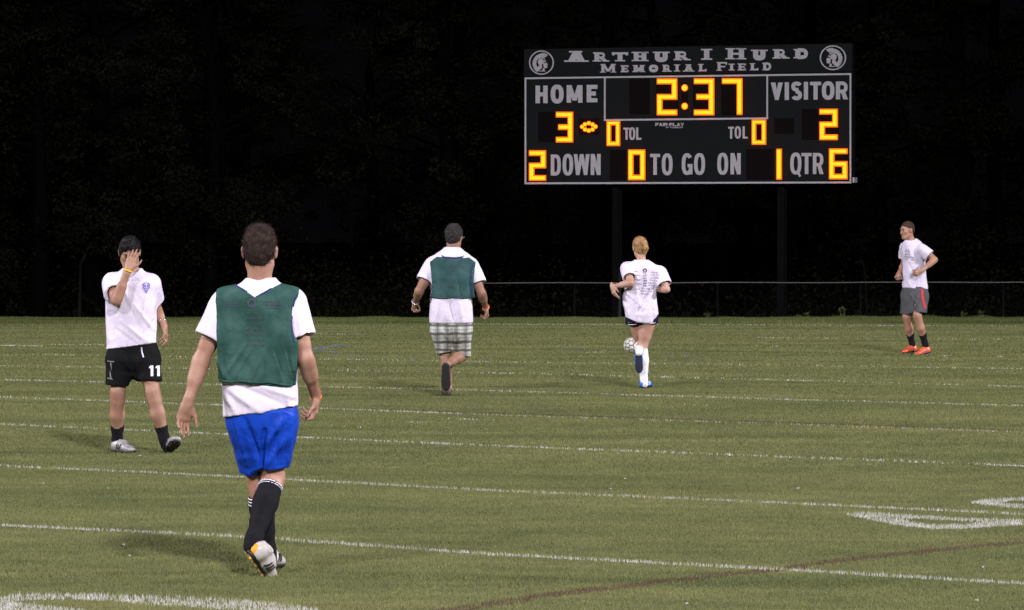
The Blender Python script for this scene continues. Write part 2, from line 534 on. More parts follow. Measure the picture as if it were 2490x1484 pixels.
xs = np.concatenate([[-400, -60], np.linspace(-20, 20, 21), [60, 400]])
ys = np.concatenate([[-60, 0, 15], np.arange(20, 79, 4), np.arange(80, 92, 1.0), [95, 110, 140, 200, 500]])
V = np.array([(x, y, gz(x, y) - .004) for y in ys for x in xs]); nx = len(xs)
F = np.array([(j * nx + i, j * nx + i + 1, (j + 1) * nx + i + 1, (j + 1) * nx + i) for j in range(len(ys) - 1) for i in range(nx - 1)])
ground = link_mesh('ground', V, F, M_soil); ground['kind'] = 'structure'

# marked shapes, each: name, material, polygon(s) in ground coordinates
marks = []
def line_mark(name, m, pts, width, wear, z=0.0, gaps=()):
    w = [G(px, py)[:2] for px, py in pts]
    polys = []
    for a, b in zip(w[:-1], w[1:]):
        d = (b - a) / np.linalg.norm(b - a); n = np.array([-d[1], d[0]]) * width * .43
        polys.append(np.array([a - n, b - n, b + n, a + n]))
    marks.append((name, m, polys, [], wear))

for pts, wd, wear in (
    ([(-160, 1271), (577, 1306), (1195, 1349), (1892, 1386), (2650, 1430)], .105, .05),
    ([(-160, 1126), (585, 1161), (1195, 1194), (1892, 1224), (2650, 1259)], .10, .18),
    ([(-160, 1026), (1195, 1085), (1892, 1112), (2316, 1127)], .10, .12),
    ([(2362, 1129), (2650, 1141)], .10, .2),
    ([(-160, 961), (1100, 1006)], .10, .12), ([(1100, 1006), (1195, 1010), (1892, 1032), (2650, 1058)], .06, .38),
    ([(-160, 921), (1195, 951), (1892, 972), (2650, 992)], .11, .18),
    ([(-160, 888), (1264, 909), (1892, 925), (2340, 937)], .11, .3),
    ([(2405, 939), (2650, 945)], .14, .05),
    ([(80, 862.5), (1335, 883), (1892, 889), (2650, 900)], .12, .45),
    ([(-160, 840), (104, 842)], .26, .05), ([(100, 838.5), (250, 840)], .13, .3), ([(700, 851), (1000, 853)], .1, .75),
    ([(430, 808.5), (885, 813.5)], .14, .25), ([(1843, 822), (1960, 823)], .14, .2), ([(1960, 823), (2440, 826)], .12, .65),
    ([(1020, 786.5), (1195, 789), (1892, 791), (2650, 795)], .16, .25),
    ([(935, 1026), (1040, 1029)], .07, .45), ([(1078, 1019), (1190, 1022)], .09, .2), ([(800, 1037), (882, 1040)], .06, .6),
    ([(1660, 985), (1718, 986)], .08, .5), ([(1436, 857.5), (1458, 857)], .25, .1), ([(2285, 866), (2319, 867)], .16, .2),
    ([(1380, 858), (1436, 858)], .1, .5), ([(2424, 868), (2444, 868)], .14, .2), ([(1840, 842), (1892, 843)], .14, .3), ([(700, 1190), (760, 1191)], .04, .6)):
    line_mark('field_line', M_line, pts, wd, wear)
line_mark('field_line', M_red, [(1000, 998.5), (1195, 1005.5), (1892, 1028), (2650, 1053)], .19, .0)
c2 = lambda p: ((1200 + p[0] / 2.7486) * .996, (950 + p[1] / 2.7486) * .996)
line_mark('field_line', M_red, [(1000, 1500), (1140, 1480)] + [c2(p) for p in ((0, 1450), (300, 1400), (700, 1347), (1000, 1315), (1300, 1280), (1600, 1245), (1924, 1215), (2090, 1190), (2390, 1150), (2790, 1105), (3190, 1065), (3580, 1033), (4000, 1000))], .19, .04)
M_streak = mat('darker turf of seams and painted shadows', (.050, .066, .026), .85, noise=(6, (.085, .105, .04), .4, .6))
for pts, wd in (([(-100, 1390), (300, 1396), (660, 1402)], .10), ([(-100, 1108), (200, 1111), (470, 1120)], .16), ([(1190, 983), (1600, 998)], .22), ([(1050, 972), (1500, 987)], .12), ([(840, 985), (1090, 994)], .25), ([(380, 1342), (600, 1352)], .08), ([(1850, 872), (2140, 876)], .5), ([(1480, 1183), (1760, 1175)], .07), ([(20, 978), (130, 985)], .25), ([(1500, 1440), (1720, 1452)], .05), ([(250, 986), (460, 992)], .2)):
    line_mark('seam_shadow_streak', M_streak, pts, wd, .45)  # seam lines and the players' long cast shadows, painted as darker turf
line_mark('field_line', M_blue, [(745, 851), (790, 845), (835, 838)], .22, .3)
line_mark('field_line', M_blue, [(765, 848), (815, 858), (870, 866), (1000, 873), (1180, 880)], .2, .68)
line_mark('field_line', M_blue, [(1405, 845), (1464, 852)], .8, .78)
line_mark('field_line', M_blue, [(1640, 864), (1690, 866)], .9, .8)
line_mark('field_line', M_yellow, [(1463, 852.5), (1477, 852.5)], .3, .15)
line_mark('field_line', M_yellow, [(2268, 876.5), (2300, 877)], .25, .5)
line_mark('field_line', M_yellow, [(2312, 876.5), (2342, 877)], .25, .5)

def poly_px(pts, ox, oy, sc):
    return np.array([G((ox + x / sc) * .996, (oy + y / sc) * .996)[:2] for x, y in pts])
c6 = lambda pts: poly_px(pts, 1850, 950, 2.748)
c7 = lambda pts: poly_px(pts, 0, 1080, 3.557)
marks.append(('field_number', M_line, [c6([(585, 843), (720, 832), (1000, 850), (1300, 868), (1500, 876), (1786, 878), (2200, 872), (2400, 885), (2200, 905), (1786, 914), (1500, 932), (1350, 943), (1200, 942), (1000, 925), (800, 890)])],
              [c6([(965, 876), (1100, 873), (1300, 885), (1500, 896), (1400, 914), (1150, 914), (1050, 900)])], .06))
marks.append(('field_number', M_line, [c6([(1425, 765), (1500, 747), (1650, 737), (1786, 733), (2150, 740), (2250, 770), (2150, 800), (1786, 803), (1700, 800), (1550, 786)])],
              [c6([(1610, 766), (1700, 753), (1786, 750), (2050, 756), (2100, 770), (1950, 782), (1700, 777)])], .08))
marks.append(('field_number', M_line, [c7([(-500, 1420), (-250, 1370), (0, 1345), (200, 1327), (500, 1322), (900, 1331), (1300, 1342), (1700, 1357), (2060, 1378), (2490, 1418), (2750, 1455), (2900, 1500), (2880, 1560), (2300, 1640), (1200, 1640), (200, 1560), (-400, 1470)])],
              [c7([(110, 1386), (300, 1371), (600, 1362), (1000, 1387), (1300, 1412), (1700, 1440), (2060, 1462), (2350, 1500), (2300, 1550), (1700, 1570), (1000, 1520), (700, 1462), (560, 1447), (300, 1420)])], .04))

def inpoly(pt, poly):
    x, y = pt[:, 0], pt[:, 1]; c = np.zeros(len(pt), bool); n = len(poly)
    for i in range(n):
        x0, y0 = poly[i]; x1, y1 = poly[(i + 1) % n]
        if y0 == y1: continue
        c ^= ((y0 > y) != (y1 > y)) & (x < (x1 - x0) * (y - y0) / (y1 - y0) + x0)
    return c

def scatter(y0, y1, dens):
    """random blade roots in the part of the field the picture can see, with a margin"""
    pts = []
    for a in np.arange(y0, y1, 1.0):
        b = min(a + 1, y1); hw = b * 1245 / FPX + 1.9
        n = int(dens * 2 * hw * (b - a))
        pts.append(np.stack([rng.uniform(-hw, hw, n), rng.uniform(a, b, n)], 1))
    return np.concatenate(pts)

def blades(pts, h0, h1, w, base=None, lean=.35):
    n = len(pts); z = gz(pts[:, 0], pts[:, 1])
    h = rng.uniform(h0, h1, n); an = rng.uniform(0, 2 * math.pi, n); wd = w * rng.uniform(.6, 1.3, n)
    ln = rng.normal(0, lean, (n, 2)) * h[:, None]
    dx, dy = np.cos(an) * wd / 2, np.sin(an) * wd / 2
    A = np.stack([pts[:, 0] - dx, pts[:, 1] - dy, z - .002], 1)
    B = np.stack([pts[:, 0] + dx, pts[:, 1] + dy, z - .002], 1)
    C = np.stack([pts[:, 0] + ln[:, 0], pts[:, 1] + ln[:, 1], z + h], 1)
    V = np.stack([A, B, C], 1).reshape(-1, 3)
    return V, np.arange(3 * n, dtype=np.int32).reshape(-1, 3)

pts_n = scatter(19.5, 32, 4600); pts_m = scatter(32, 50, 1800); pts_f = scatter(50, 77.6, 700)
allp = np.concatenate([pts_n, pts_m, pts_f])
wid = np.concatenate([np.full(len(pts_n), .005), np.full(len(pts_m), .009), np.full(len(pts_f), .016)])
patch = wob(np.c_[allp, np.zeros(len(allp))], 2.4, 3) * .5 + wob(np.c_[allp, np.zeros(len(allp))], 9., 5) * .5
taken = np.zeros(len(allp), bool)
def make_blades(mask, grow):
    """blade mesh for the masked roots; height follows how trodden the turf is"""
    p = allp[mask]; n = len(p)
    V, F = blades(p, .009, .015, 1.0)
    V = V.reshape(-1, 3, 3); w = wid[mask]
    mid = (V[:, 0] + V[:, 1]) / 2
    V[:, 0] = mid + (V[:, 0] - mid) * w[:, None]; V[:, 1] = mid + (V[:, 1] - mid) * w[:, None]
    tall = (grow + .25 * patch[mask]); tall = tall * np.where(rng.rand(n) < .010, 1.7, 1.0)
    V[:, 2, 2] = mid[:, 2] + (V[:, 2, 2] - mid[:, 2]) * tall
    return V.reshape(-1, 3), F
for name, m, polys, holes, wear in marks:
    msk = np.zeros(len(allp), bool)
    for q in polys:
        bb = (allp[:, 0] >= q[:, 0].min()) & (allp[:, 0] <= q[:, 0].max()) & (allp[:, 1] >= q[:, 1].min()) & (allp[:, 1] <= q[:, 1].max())
        ii = np.where(bb)[0]; msk[ii] |= inpoly(allp[ii], q)
    ii = np.where(msk)[0]
    for q in holes: msk[ii] &= ~inpoly(allp[ii], q)
    worn = rng.rand(len(allp)) < np.clip(wear + .08 + .55 * (patch + .1) * (wear > .02), .03, .97)
    msk &= ~worn & ~taken
    taken |= msk
    if msk.sum() < 3: continue
    V, F = make_blades(msk, 1.25 if m is M_line else 1.1)
    # the paint that lies on the backing under the blades
    n0 = len(V)
    o = link_mesh(name, V, F, m)
    o['kind'] = 'structure'
V, F = make_blades(~taken, 1.0)
tb = link_mesh('turf_blades', V, F, M_turf); tb['kind'] = 'stuff'; tb['label'] = 'short olive green artificial turf covering the field'; tb['category'] = 'turf'
# rough grass bank beyond the end line
pts = scatter(77.4, 84, 1500)
keep = rng.rand(len(pts)) < np.clip((pts[:, 1] - 77.4 + .5 * wob(np.c_[pts, pts[:, 0]], 1.2, 8)) / 1.0, 0, 1)
pts = pts[keep]
hh = .035 + .03 * np.clip(wob(np.c_[pts, pts[:, 0]], 1.1, 9), 0, 1) + .05 * np.clip((pts[:, 0] + 2) / 9, 0, 1) * np.clip(wob(np.c_[pts, pts[:, 0]], 2.1, 19), 0, 1)
V, F = blades(pts, .9, 1.6, .010)
V = V.reshape(-1, 3, 3); V[:, 2] = (V[:, 0] + V[:, 1]) / 2 + (V[:, 2] - (V[:, 0] + V[:, 1]) / 2) * hh[:, None]
vg = link_mesh('verge_grass', V.reshape(-1, 3), F, M_verge); vg['kind'] = 'stuff'; vg['label'] = 'rough uncut grass bank at the far edge of the field'; vg['category'] = 'grass'

M_weed = mat('weed leaves', (.07, .095, .03), .7, noise=(30, (.12, .13, .05), .4, .6))
def weed(px, hpx, D, label, n=16):
    b = P(px, 777, D); b[2] = float(gz(b[0], D)); H = hpx / FPX * D + max(0, (P(px, 776, D)[2] - b[2]))
    mb = MB(); r = np.random.RandomState(int(px))
    for k in range(3):
        top = b + np.array([r.normal(0, .05), r.normal(0, .03), H * r.uniform(.7, 1)])
        mb.tube([b + [r.normal(0, .02), 0, 0], (b + top) / 2 + [r.normal(0, .015), 0, 0], top], [.006, .005, .002], 4)
        for q in range(n):
            c = b + (top - b) * r.uniform(.2, 1); a = r.uniform(0, 6.28); L = r.uniform(.04, .09)
            d = np.array([math.cos(a) * L, math.sin(a) * L, L * .6]); s = np.cross(d, [0, 0, 1]); s = s / np.linalg.norm(s) * .012
            mb.add([c, c + d / 2 + s, c + d, c + d / 2 - s], [(0, 1, 2, 3)])
    o = mb.build('tall_weed', M_weed, None, b); o['label'] = label; o['category'] = 'weed'; o['group'] = 'tall weeds along the far edge of the field'
weed(2048, 28, 82.0, 'tallest leafy weed at the field edge, left of the player in grey shorts')
weed(1964, 13, 81.7, 'short weed at the field edge right of the right scoreboard post')
weed(1948, 8, 81.6, 'lowest weed at the field edge beside the right scoreboard post')
weed(1722, 14, 81.7, 'lone weed at the field edge midway between the two scoreboard posts')
weed(2345, 16, 81.8, 'weed at the field edge right of the player in grey shorts')
weed(2386, 20, 81.9, 'thin weed at the field edge nearest the right side of the picture')

# ------------------------------------------------------------------ woods
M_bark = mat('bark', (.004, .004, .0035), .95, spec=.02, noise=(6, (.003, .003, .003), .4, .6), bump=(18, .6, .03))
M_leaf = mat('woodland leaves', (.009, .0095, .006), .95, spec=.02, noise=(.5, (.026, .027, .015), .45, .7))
def tree_meshes(seed, H=15.0, R=3.6, leaves=15000):
    r = np.random.RandomState(seed); mb = MB(); clumps = []
    tp = [np.array([0, 0, -.05])]
    for i in range(1, 8): tp.append(np.array([r.normal(0, .10) * i * .5, r.normal(0, .08) * i * .5, H * .86 * i / 7]))
    mb.tube(tp, list(np.linspace(.24, .05, 8)), 9)
    for k in range(26):
        f = r.uniform(.10, .95); z = H * .86 * f; j = min(int(f * 7), 6)
        a0 = tp[j] + (tp[j + 1] - tp[j]) * (f * 7 - j); an = r.uniform(0, 6.283)
        L = R * (1.05 - .75 * abs(f - .35)) * r.uniform(.55, 1.0)
        e = a0 + np.array([math.cos(an) * L, math.sin(an) * L, L * r.uniform(.05, .5)])
        m_ = (a0 + e) / 2 + np.array([0, 0, r.uniform(.0, .3)])
        mb.tube([a0, m_, e], [.055, .035, .012], 5)
        for q in range(7):
            t = r.uniform(.35, 1.05); c = a0 + (e - a0) * t + r.normal(0, .38, 3)
            clumps.append((c, r.uniform(.25, .62)))
    cl = np.array([c for c, _ in clumps]); rd = np.array([q for _, q in clumps])
    i = r.randint(0, len(cl), leaves)
    d = r.normal(0, 1, (leaves, 3)); d /= np.linalg.norm(d, axis=1)[:, None]
    c = cl[i] + d * (rd[i] * r.uniform(.3, 1, leaves))[:, None] * np.array([1.25, 1.25, .7])
    u = r.normal(0, 1, (leaves, 3)); u /= np.linalg.norm(u, axis=1)[:, None]
    v = np.cross(u, r.normal(0, 1, (leaves, 3))); v /= np.linalg.norm(v, axis=1)[:, None]
    s = r.uniform(.035, .08, leaves)[:, None]
    V = np.stack([c - u * s, c + v * s * .5, c + u * s, c - v * s * .5], 1).reshape(-1, 3)
    return mb, V, np.arange(4 * leaves).reshape(-1, 4)
tree_kinds = []
for sd in (11, 12, 13):
    mb, V, F = tree_meshes(sd)
    t = mb.build('trunk', M_bark, None, (0, 0, 0), True); c = link_mesh('crown', V, F, M_leaf)
    tree_kinds.append((t.data, c.data)); bpy.data.objects.remove(t); bpy.data.objects.remove(c)
def plant_tree(x, y, k, sc, rot, label, group='dark trees of the woods behind the fence'):
    e = empty('broadleaf_tree', (x, y, -.76), label, 'tree', group)
    e.scale = (sc, sc, sc); e.rotation_euler = (0, 0, rot)
    for nm, me in zip(('trunk', 'crown'), tree_kinds[k]):
        o = bpy.data.objects.new(nm, me); SC.collection.objects.link(o); o.parent = e
rt = random.Random(5)
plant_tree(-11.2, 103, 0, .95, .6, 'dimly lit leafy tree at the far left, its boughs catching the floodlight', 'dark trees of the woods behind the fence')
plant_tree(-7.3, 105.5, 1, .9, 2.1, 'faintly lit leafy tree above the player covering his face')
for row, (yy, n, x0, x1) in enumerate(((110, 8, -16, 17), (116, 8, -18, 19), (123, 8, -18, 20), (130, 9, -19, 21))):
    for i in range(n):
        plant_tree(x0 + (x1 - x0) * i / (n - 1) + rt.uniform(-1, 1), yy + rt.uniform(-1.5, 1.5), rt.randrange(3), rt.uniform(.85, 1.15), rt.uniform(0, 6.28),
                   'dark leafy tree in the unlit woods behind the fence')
# undergrowth under the trees
r = np.random.RandomState(4); n = 60000
cx = r.uniform(-18, 19, n); cyy = r.uniform(104, 124, n); cz = -.74 + np.abs(r.normal(0, .8, n)) * (.7 + .6 * np.sin(cx * 1.3 + cyy))
c = np.stack([cx, cyy, np.maximum(cz, -.7)], 1); u = r.normal(0, 1, (n, 3)); u /= np.linalg.norm(u, axis=1)[:, None]
v = np.cross(u, r.normal(0, 1, (n, 3))); v /= np.linalg.norm(v, axis=1)[:, None]; s = r.uniform(.03, .075, n)[:, None]
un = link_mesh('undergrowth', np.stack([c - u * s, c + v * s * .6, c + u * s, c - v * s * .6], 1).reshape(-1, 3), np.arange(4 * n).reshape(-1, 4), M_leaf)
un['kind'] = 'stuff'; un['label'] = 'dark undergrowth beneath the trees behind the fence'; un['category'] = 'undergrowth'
# pale dead branch at the left
M_dead = mat('bleached dead wood', (.008, .008, .007), .85)
mb = MB(); D = 101.0
mb.tube([P(196, 640, D), P(207, 622, D + .1), P(217, 600, D), P(226, 586, D - .1)], [.035, .03, .022, .012], 6)
mb.tube([P(215, 604, D), P(228, 596, D)], [.015, .008], 5); mb.tube([P(207, 622, D), P(199, 606, D)], [.012, .006], 5)
mb.tube([P(196, 640, D), [P(190, 700, D)[0], D + .2, -.74]], [.035, .05], 6)
db = mb.build('dead_branch', M_dead, None, [P(190, 700, D)[0], D + .2, -.74], True)
db['label'] = 'thin pale dead branch standing left of the player covering his face'; db['category'] = 'branch'

# ------------------------------------------------------------------ fence
M_galv = mat('galvanised steel', (.17, .17, .18), .6, metal=.3, spec=.3)
M_fpost = mat('weathered fence post', (.016, .016, .016), .9, spec=.05)
M_mpost = mat('grey marker post', (.045, .045, .045), .8, spec=.1)
M_wire = mat('dark fence wire', (.012, .012, .012), .9, spec=.05)
DF = 93.0; FZ = P(1900, 688.5, DF)[2]
fence = empty('chain_link_fence', (0, DF, -.74), 'long low chain-link fence with a pale top rail below the scoreboard', 'fence')
f0 = np.array([0, DF, -.74])
mb = MB(); pts = []
FX0 = P(1176, 700, DF)[0]
for x in np.linspace(FX0, 17, 30): pts.append([x, DF, FZ + .005 * math.sin(x * 1.7) + (.02 * (x / 12))])
mb.tube(pts, .0135, 8); mb.build('rail', M_galv, fence, f0, True)
fxs = [P(2093, 700, DF)[0] + 3.05 * k for k in range(-2, 4)] + [FX0]
for x in fxs:
    mb = MB(); mb.tube([[x, DF + .045, -.85], [x, DF + .045, FZ - .02]], .024, 9); mb.tube([[x, DF + .045, FZ - .02], [x, DF + .045, FZ + .02], [x, DF + .045, FZ + .035]], [.028, .026, .006], 9)
    mb.build('post', M_fpost, fence, f0, True)
V = []; F = []
for sgn in (1, -1):
    for x in np.arange(FX0 + 1.2, 17, .075):
        hgt = FZ + .70; x2 = x + sgn * hgt
        a = np.array([x, DF + .004 * sgn, -.70]); b = np.array([x2, DF + .004 * sgn, FZ - .01]); w = .0016
        k = len(V)
        for p in (a, b):
            for q in ((-w, -w), (w, -w), (0, w)): V.append(p + [q[0], q[1], 0])
        F += [(k, k + 1, k + 4, k + 3), (k + 1, k + 2, k + 5, k + 4), (k + 2, k, k + 3, k + 5)]
o = link_mesh('wire_mesh', V, F, M_wire, fence, f0); o['kind'] = 'stuff'
# stub post behind the girl, leaning pipe frame at the right
mb = MB(); a = P(1507, 664, 90.5); mb.tube([[a[0], 90.5, -.74], a], .035, 8)
o = mb.build('marker_post', M_mpost, None, [a[0], 90.5, -.74], True); o['label'] = 'short grey post standing just left of the running woman'; o['category'] = 'post'
M_pipe = mat('dull grey pipe', (.009, .009, .009), .8, spec=.1)
mb = MB(); D = 100.0
a, b, c = P(2078, 640, D), P(2098, 634, D), P(2104, 672, D)
mb.tube([[c[0] + .06, D, -.74], c, b], .022, 8); mb.tube([b, a], .02, 8)
o = mb.build('pipe_frame', M_pipe, None, [c[0] + .06, D, -.74], True); o['label'] = 'bent grey pipe frame beyond the fence right of the scoreboard'; o['category'] = 'pipe'

# ------------------------------------------------------------------ scoreboard
M_board = mat('dark green-black board paint', (.017, .022, .022), .6, spec=.12, noise=(3, (.021, .024, .026), .3, .7))
M_back = mat('board casing', (.03, .03, .032), .6)
M_white = mat('white vinyl lettering', (.84, .83, .88), .6, noise=(9, (.77, .76, .81), .35, .7))
M_face = mat('digit face', (.013, .010, .010), .8, spec=.04)
M_led = glow('lit amber lamps', (1.0, .058, .0012), 14.0)
M_ledhalo = glow('amber halo rim', (1.0, .20, .0), .75)  # glow of the added rims that imitate bloom round lit lamps
M_post = mat('scoreboard steel', (.008, .008, .009), .95, spec=.03, noise=(5, (.011, .010, .010), .4, .6))
DL, DR = 100.2, 96.8
Lb, Rb = P(1275.7, 447.8, DL), P(2070.2, 445.2, DR)
bx = Rb - Lb; bx[2] = 0; BW = np.linalg.norm(bx); bx = bx / BW
bn = np.array([bx[1], -bx[0], 0]); bz0 = (Lb[2] + Rb[2]) / 2           # bn faces the camera
if bn[1] > 0: bn = -bn
def onboard(px, py, out=0.0):
    r_ = ray(px, py); o_ = np.array([0, 0, CAMH]); t = ((Lb - o_) @ bn) / (r_ @ bn); p = o_ + r_ * t
    return p + bn * out
def bc(x, y, out=0.0):
    return onboard((1240 + x / 2.7667) * .996, (90 + y / 2.7667) * .996, out)
org = np.array([(Lb[0] + Rb[0]) / 2, (Lb[1] + Rb[1]) / 2, -.74])
sb = empty('scoreboard', org, 'large black football scoreboard with amber digits reading 2:37 on two posts', 'scoreboard')
def slab(name, corners, d0, d1, m, parent=None):
    """box between offsets d0..d1 from the board plane; corners clockwise as on-plane points"""
    c = [np.asarray(q) for q in corners]
    V = [q + bn * d1 for q in c] + [q + bn * d0 for q in c]
    return link_mesh(name, V, [(3, 2, 1, 0), (4, 5, 6, 7), (0, 1, 5, 4), (1, 2, 6, 5), (2, 3, 7, 6), (3, 0, 4, 7)], m, parent or sb, org)
tlm, trm, brm, blm = bc(108, 270), bc(2323, 240), bc(2323, 992), bc(108, 1000)
z1 = (tlm[2] + trm[2]) / 2
def at_z(p, z): q = p.copy(); q[2] = z; return q
zt = (bc(110, 85)[2] + bc(2320, 45)[2]) / 2
slab('cabinet', [at_z(tlm, z1), at_z(trm, z1), at_z(brm, bz0 - .02), at_z(blm, bz0 - .02)], -.22, 0, M_board)
slab('name_panel', [at_z(tlm, zt), at_z(trm, zt), at_z(trm, z1 + .012), at_z(tlm, z1 + .012)], -.16, -.006, M_board)
for k in range(5):      # rear ribs of the casing
    pz = bz0 + .2 + k * .5
    a = Lb + bx * .15; b = Lb + bx * (BW - .15)
    slab('rib', [at_z(a, pz + .05), at_z(b, pz + .05), at_z(b, pz), at_z(a, pz)], -.30, -.222, M_back)
# trim lines
def trim(x0, y0, x1, y1, th, horiz=True, out=.004):
    if horiz: c = [bc(x0, y0 - th / 2), bc(x1, y1 - th / 2), bc(x1, y1 + th / 2), bc(x0, y0 + th / 2)]
    else: c = [bc(x0 - th / 2, y0), bc(x0 + th / 2, y0), bc(x1 + th / 2, y1), bc(x1 - th / 2, y1)]
    slab('trim_line', c, .0005, out, M_white)
trim(113, 281, 2320, 252, 12); trim(113, 990, 2320, 984, 12)
trim(119, 286, 119, 985, 11, False, .006); trim(2314, 257, 2314, 979, 11, False, .006)
trim(655, 280, 655, 562, 11, False, .006); trim(1752, 265, 1752, 552, 11, False, .006)
trim(649, 563, 1758, 551, 12)
def letter_part(word, boxes, t, slabbed, th=None, name='lettering', label=None, ref=None):
    tiny = max(b_[3] - b_[2] for b_ in boxes) < 15
    mb = MB(); lay = 0
    for ch, (x0, x1, y0, y1) in zip(word, boxes):
        if not tiny: mb = MB()
        w, h = x1 - x0, y1 - y0
        tt = min(t, w * .42) if ch != 'I' else t
        for L in mapbox(glyph(ch, w, h, tt, slabbed, th), w, h, (x0, x1, y0, y1)):
            lay += 1; d = .004 + .0012 * (lay % 5)
            for q in L:
                P4 = [bc(x, y) for x, y in q]
                nn = len(P4); V = [p + bn * d for p in P4] + [p + bn * .0006 for p in P4]
                F = [tuple(range(nn)), tuple(range(2 * nn - 1, nn - 1, -1))] + [(i, i + nn, (i + 1) % nn + nn, (i + 1) % nn) for i in range(nn)]
                mb.add(V, F)
        if not tiny:
            o = mb.build('letter', M_white, sb, org)
            o['label'] = ('letter ' + ch if ch.isalpha() else 'dash') + ' of the ' + (label or 'word ' + word)
    if tiny:
        o = mb.build('lettering', M_white, sb, org); o['kind'] = 'stuff'; o['label'] = label
letter_part('A', [(383, 544, 96, 170)], 44, True, 17, label='top line')
letter_part('RTHUR', [(570, 680, 105, 168), (703, 813, 105, 166), (836, 951, 102, 165), (979, 1094, 101, 162), (1117, 1229, 98, 159)], 33, True, 14, label='top line')
letter_part('I', [(1311, 1375, 82, 156)], 36, True, 16, label='top line')
letter_part('HURD', [(1470, 1611, 77, 153), (1641, 1756, 88, 150), (1784, 1896, 84, 148), (1926, 2032, 83, 146)], 35, True, 14, label='top line')
letter_part('MEMORIAL', [(623, 732, 184, 242), (759, 815, 192, 240), (841, 928, 191, 239), (953, 1015, 190, 239), (1040, 1104, 189, 237), (1130, 1156, 187, 235), (1183, 1260, 186, 235), (1284, 1343, 184, 234)], 20, True, 10)
letter_part('FIELD', [(1408, 1481, 171, 230), (1496, 1527, 182, 228), (1549, 1608, 180, 228), (1633, 1692, 179, 227), (1716, 1781, 176, 226)], 20, True, 10)
letter_part('HOME', [(187, 269, 330, 449), (290, 377, 325, 450), (397, 504, 327, 446), (533, 605, 325, 443)], 30, False, 28)
letter_part('VISITOR', [(1776, 1858, 309, 428), (1870, 1899, 307, 427), (1914, 1988, 304, 428), (1999, 2028, 305, 425), (2041, 2116, 304, 425), (2121, 2206, 302, 425), (2216, 2297, 302, 423)], 28, False, 24)
letter_part('DOWN', [(290, 358, 796, 937), (370, 441, 792, 937), (446, 552, 793, 935), (560, 627, 792, 934)], 24, False, 22)
letter_part('TOGOON', [(961, 1028, 791, 933), (1040, 1113, 789, 935), (1175, 1247, 788, 933), (1258, 1332, 787, 933), (1415, 1488, 785, 932), (1504, 1573, 786, 930)], 24, False, 22, label='words TO GO ON')
letter_part('QTR', [(1907, 1983, 783, 930), (1984, 2052, 785, 928), (2060, 2132, 785, 928)], 24, False, 22)
letter_part('TOL', [(781, 822, 614, 696), (819, 861, 612, 697), (867, 902, 613, 696)], 14, False, 13, label='word TOL on the home side')
letter_part('TOL', [(1489, 1527, 608, 689), (1532, 1575, 605, 688), (1586, 1620, 605, 688)], 14, False, 13, label='word TOL on the visitor side')
xx = 996; bxs = []
for ch in 'FAIR.PLAY':
    w = {'I': 8, '.': 9}.get(ch, 23.5); bxs.append((xx, xx + w, 582, 604)); xx += w + 1.5
letter_part('FAIR.PLAY', bxs, 6, False, 5.5, label='small makers words FAIR-PLAY')
xx = 1068; bxs = []
for ch in 'BYTRANSLUX':
    bxs.append((xx, xx + 9, 608, 617)); xx += 11 if ch != 'Y' else 17
letter_part('BYTRANSLUX', bxs, 2.4, False, 2.2, label='tiny second line of the makers lettering, by TRANSLUX')

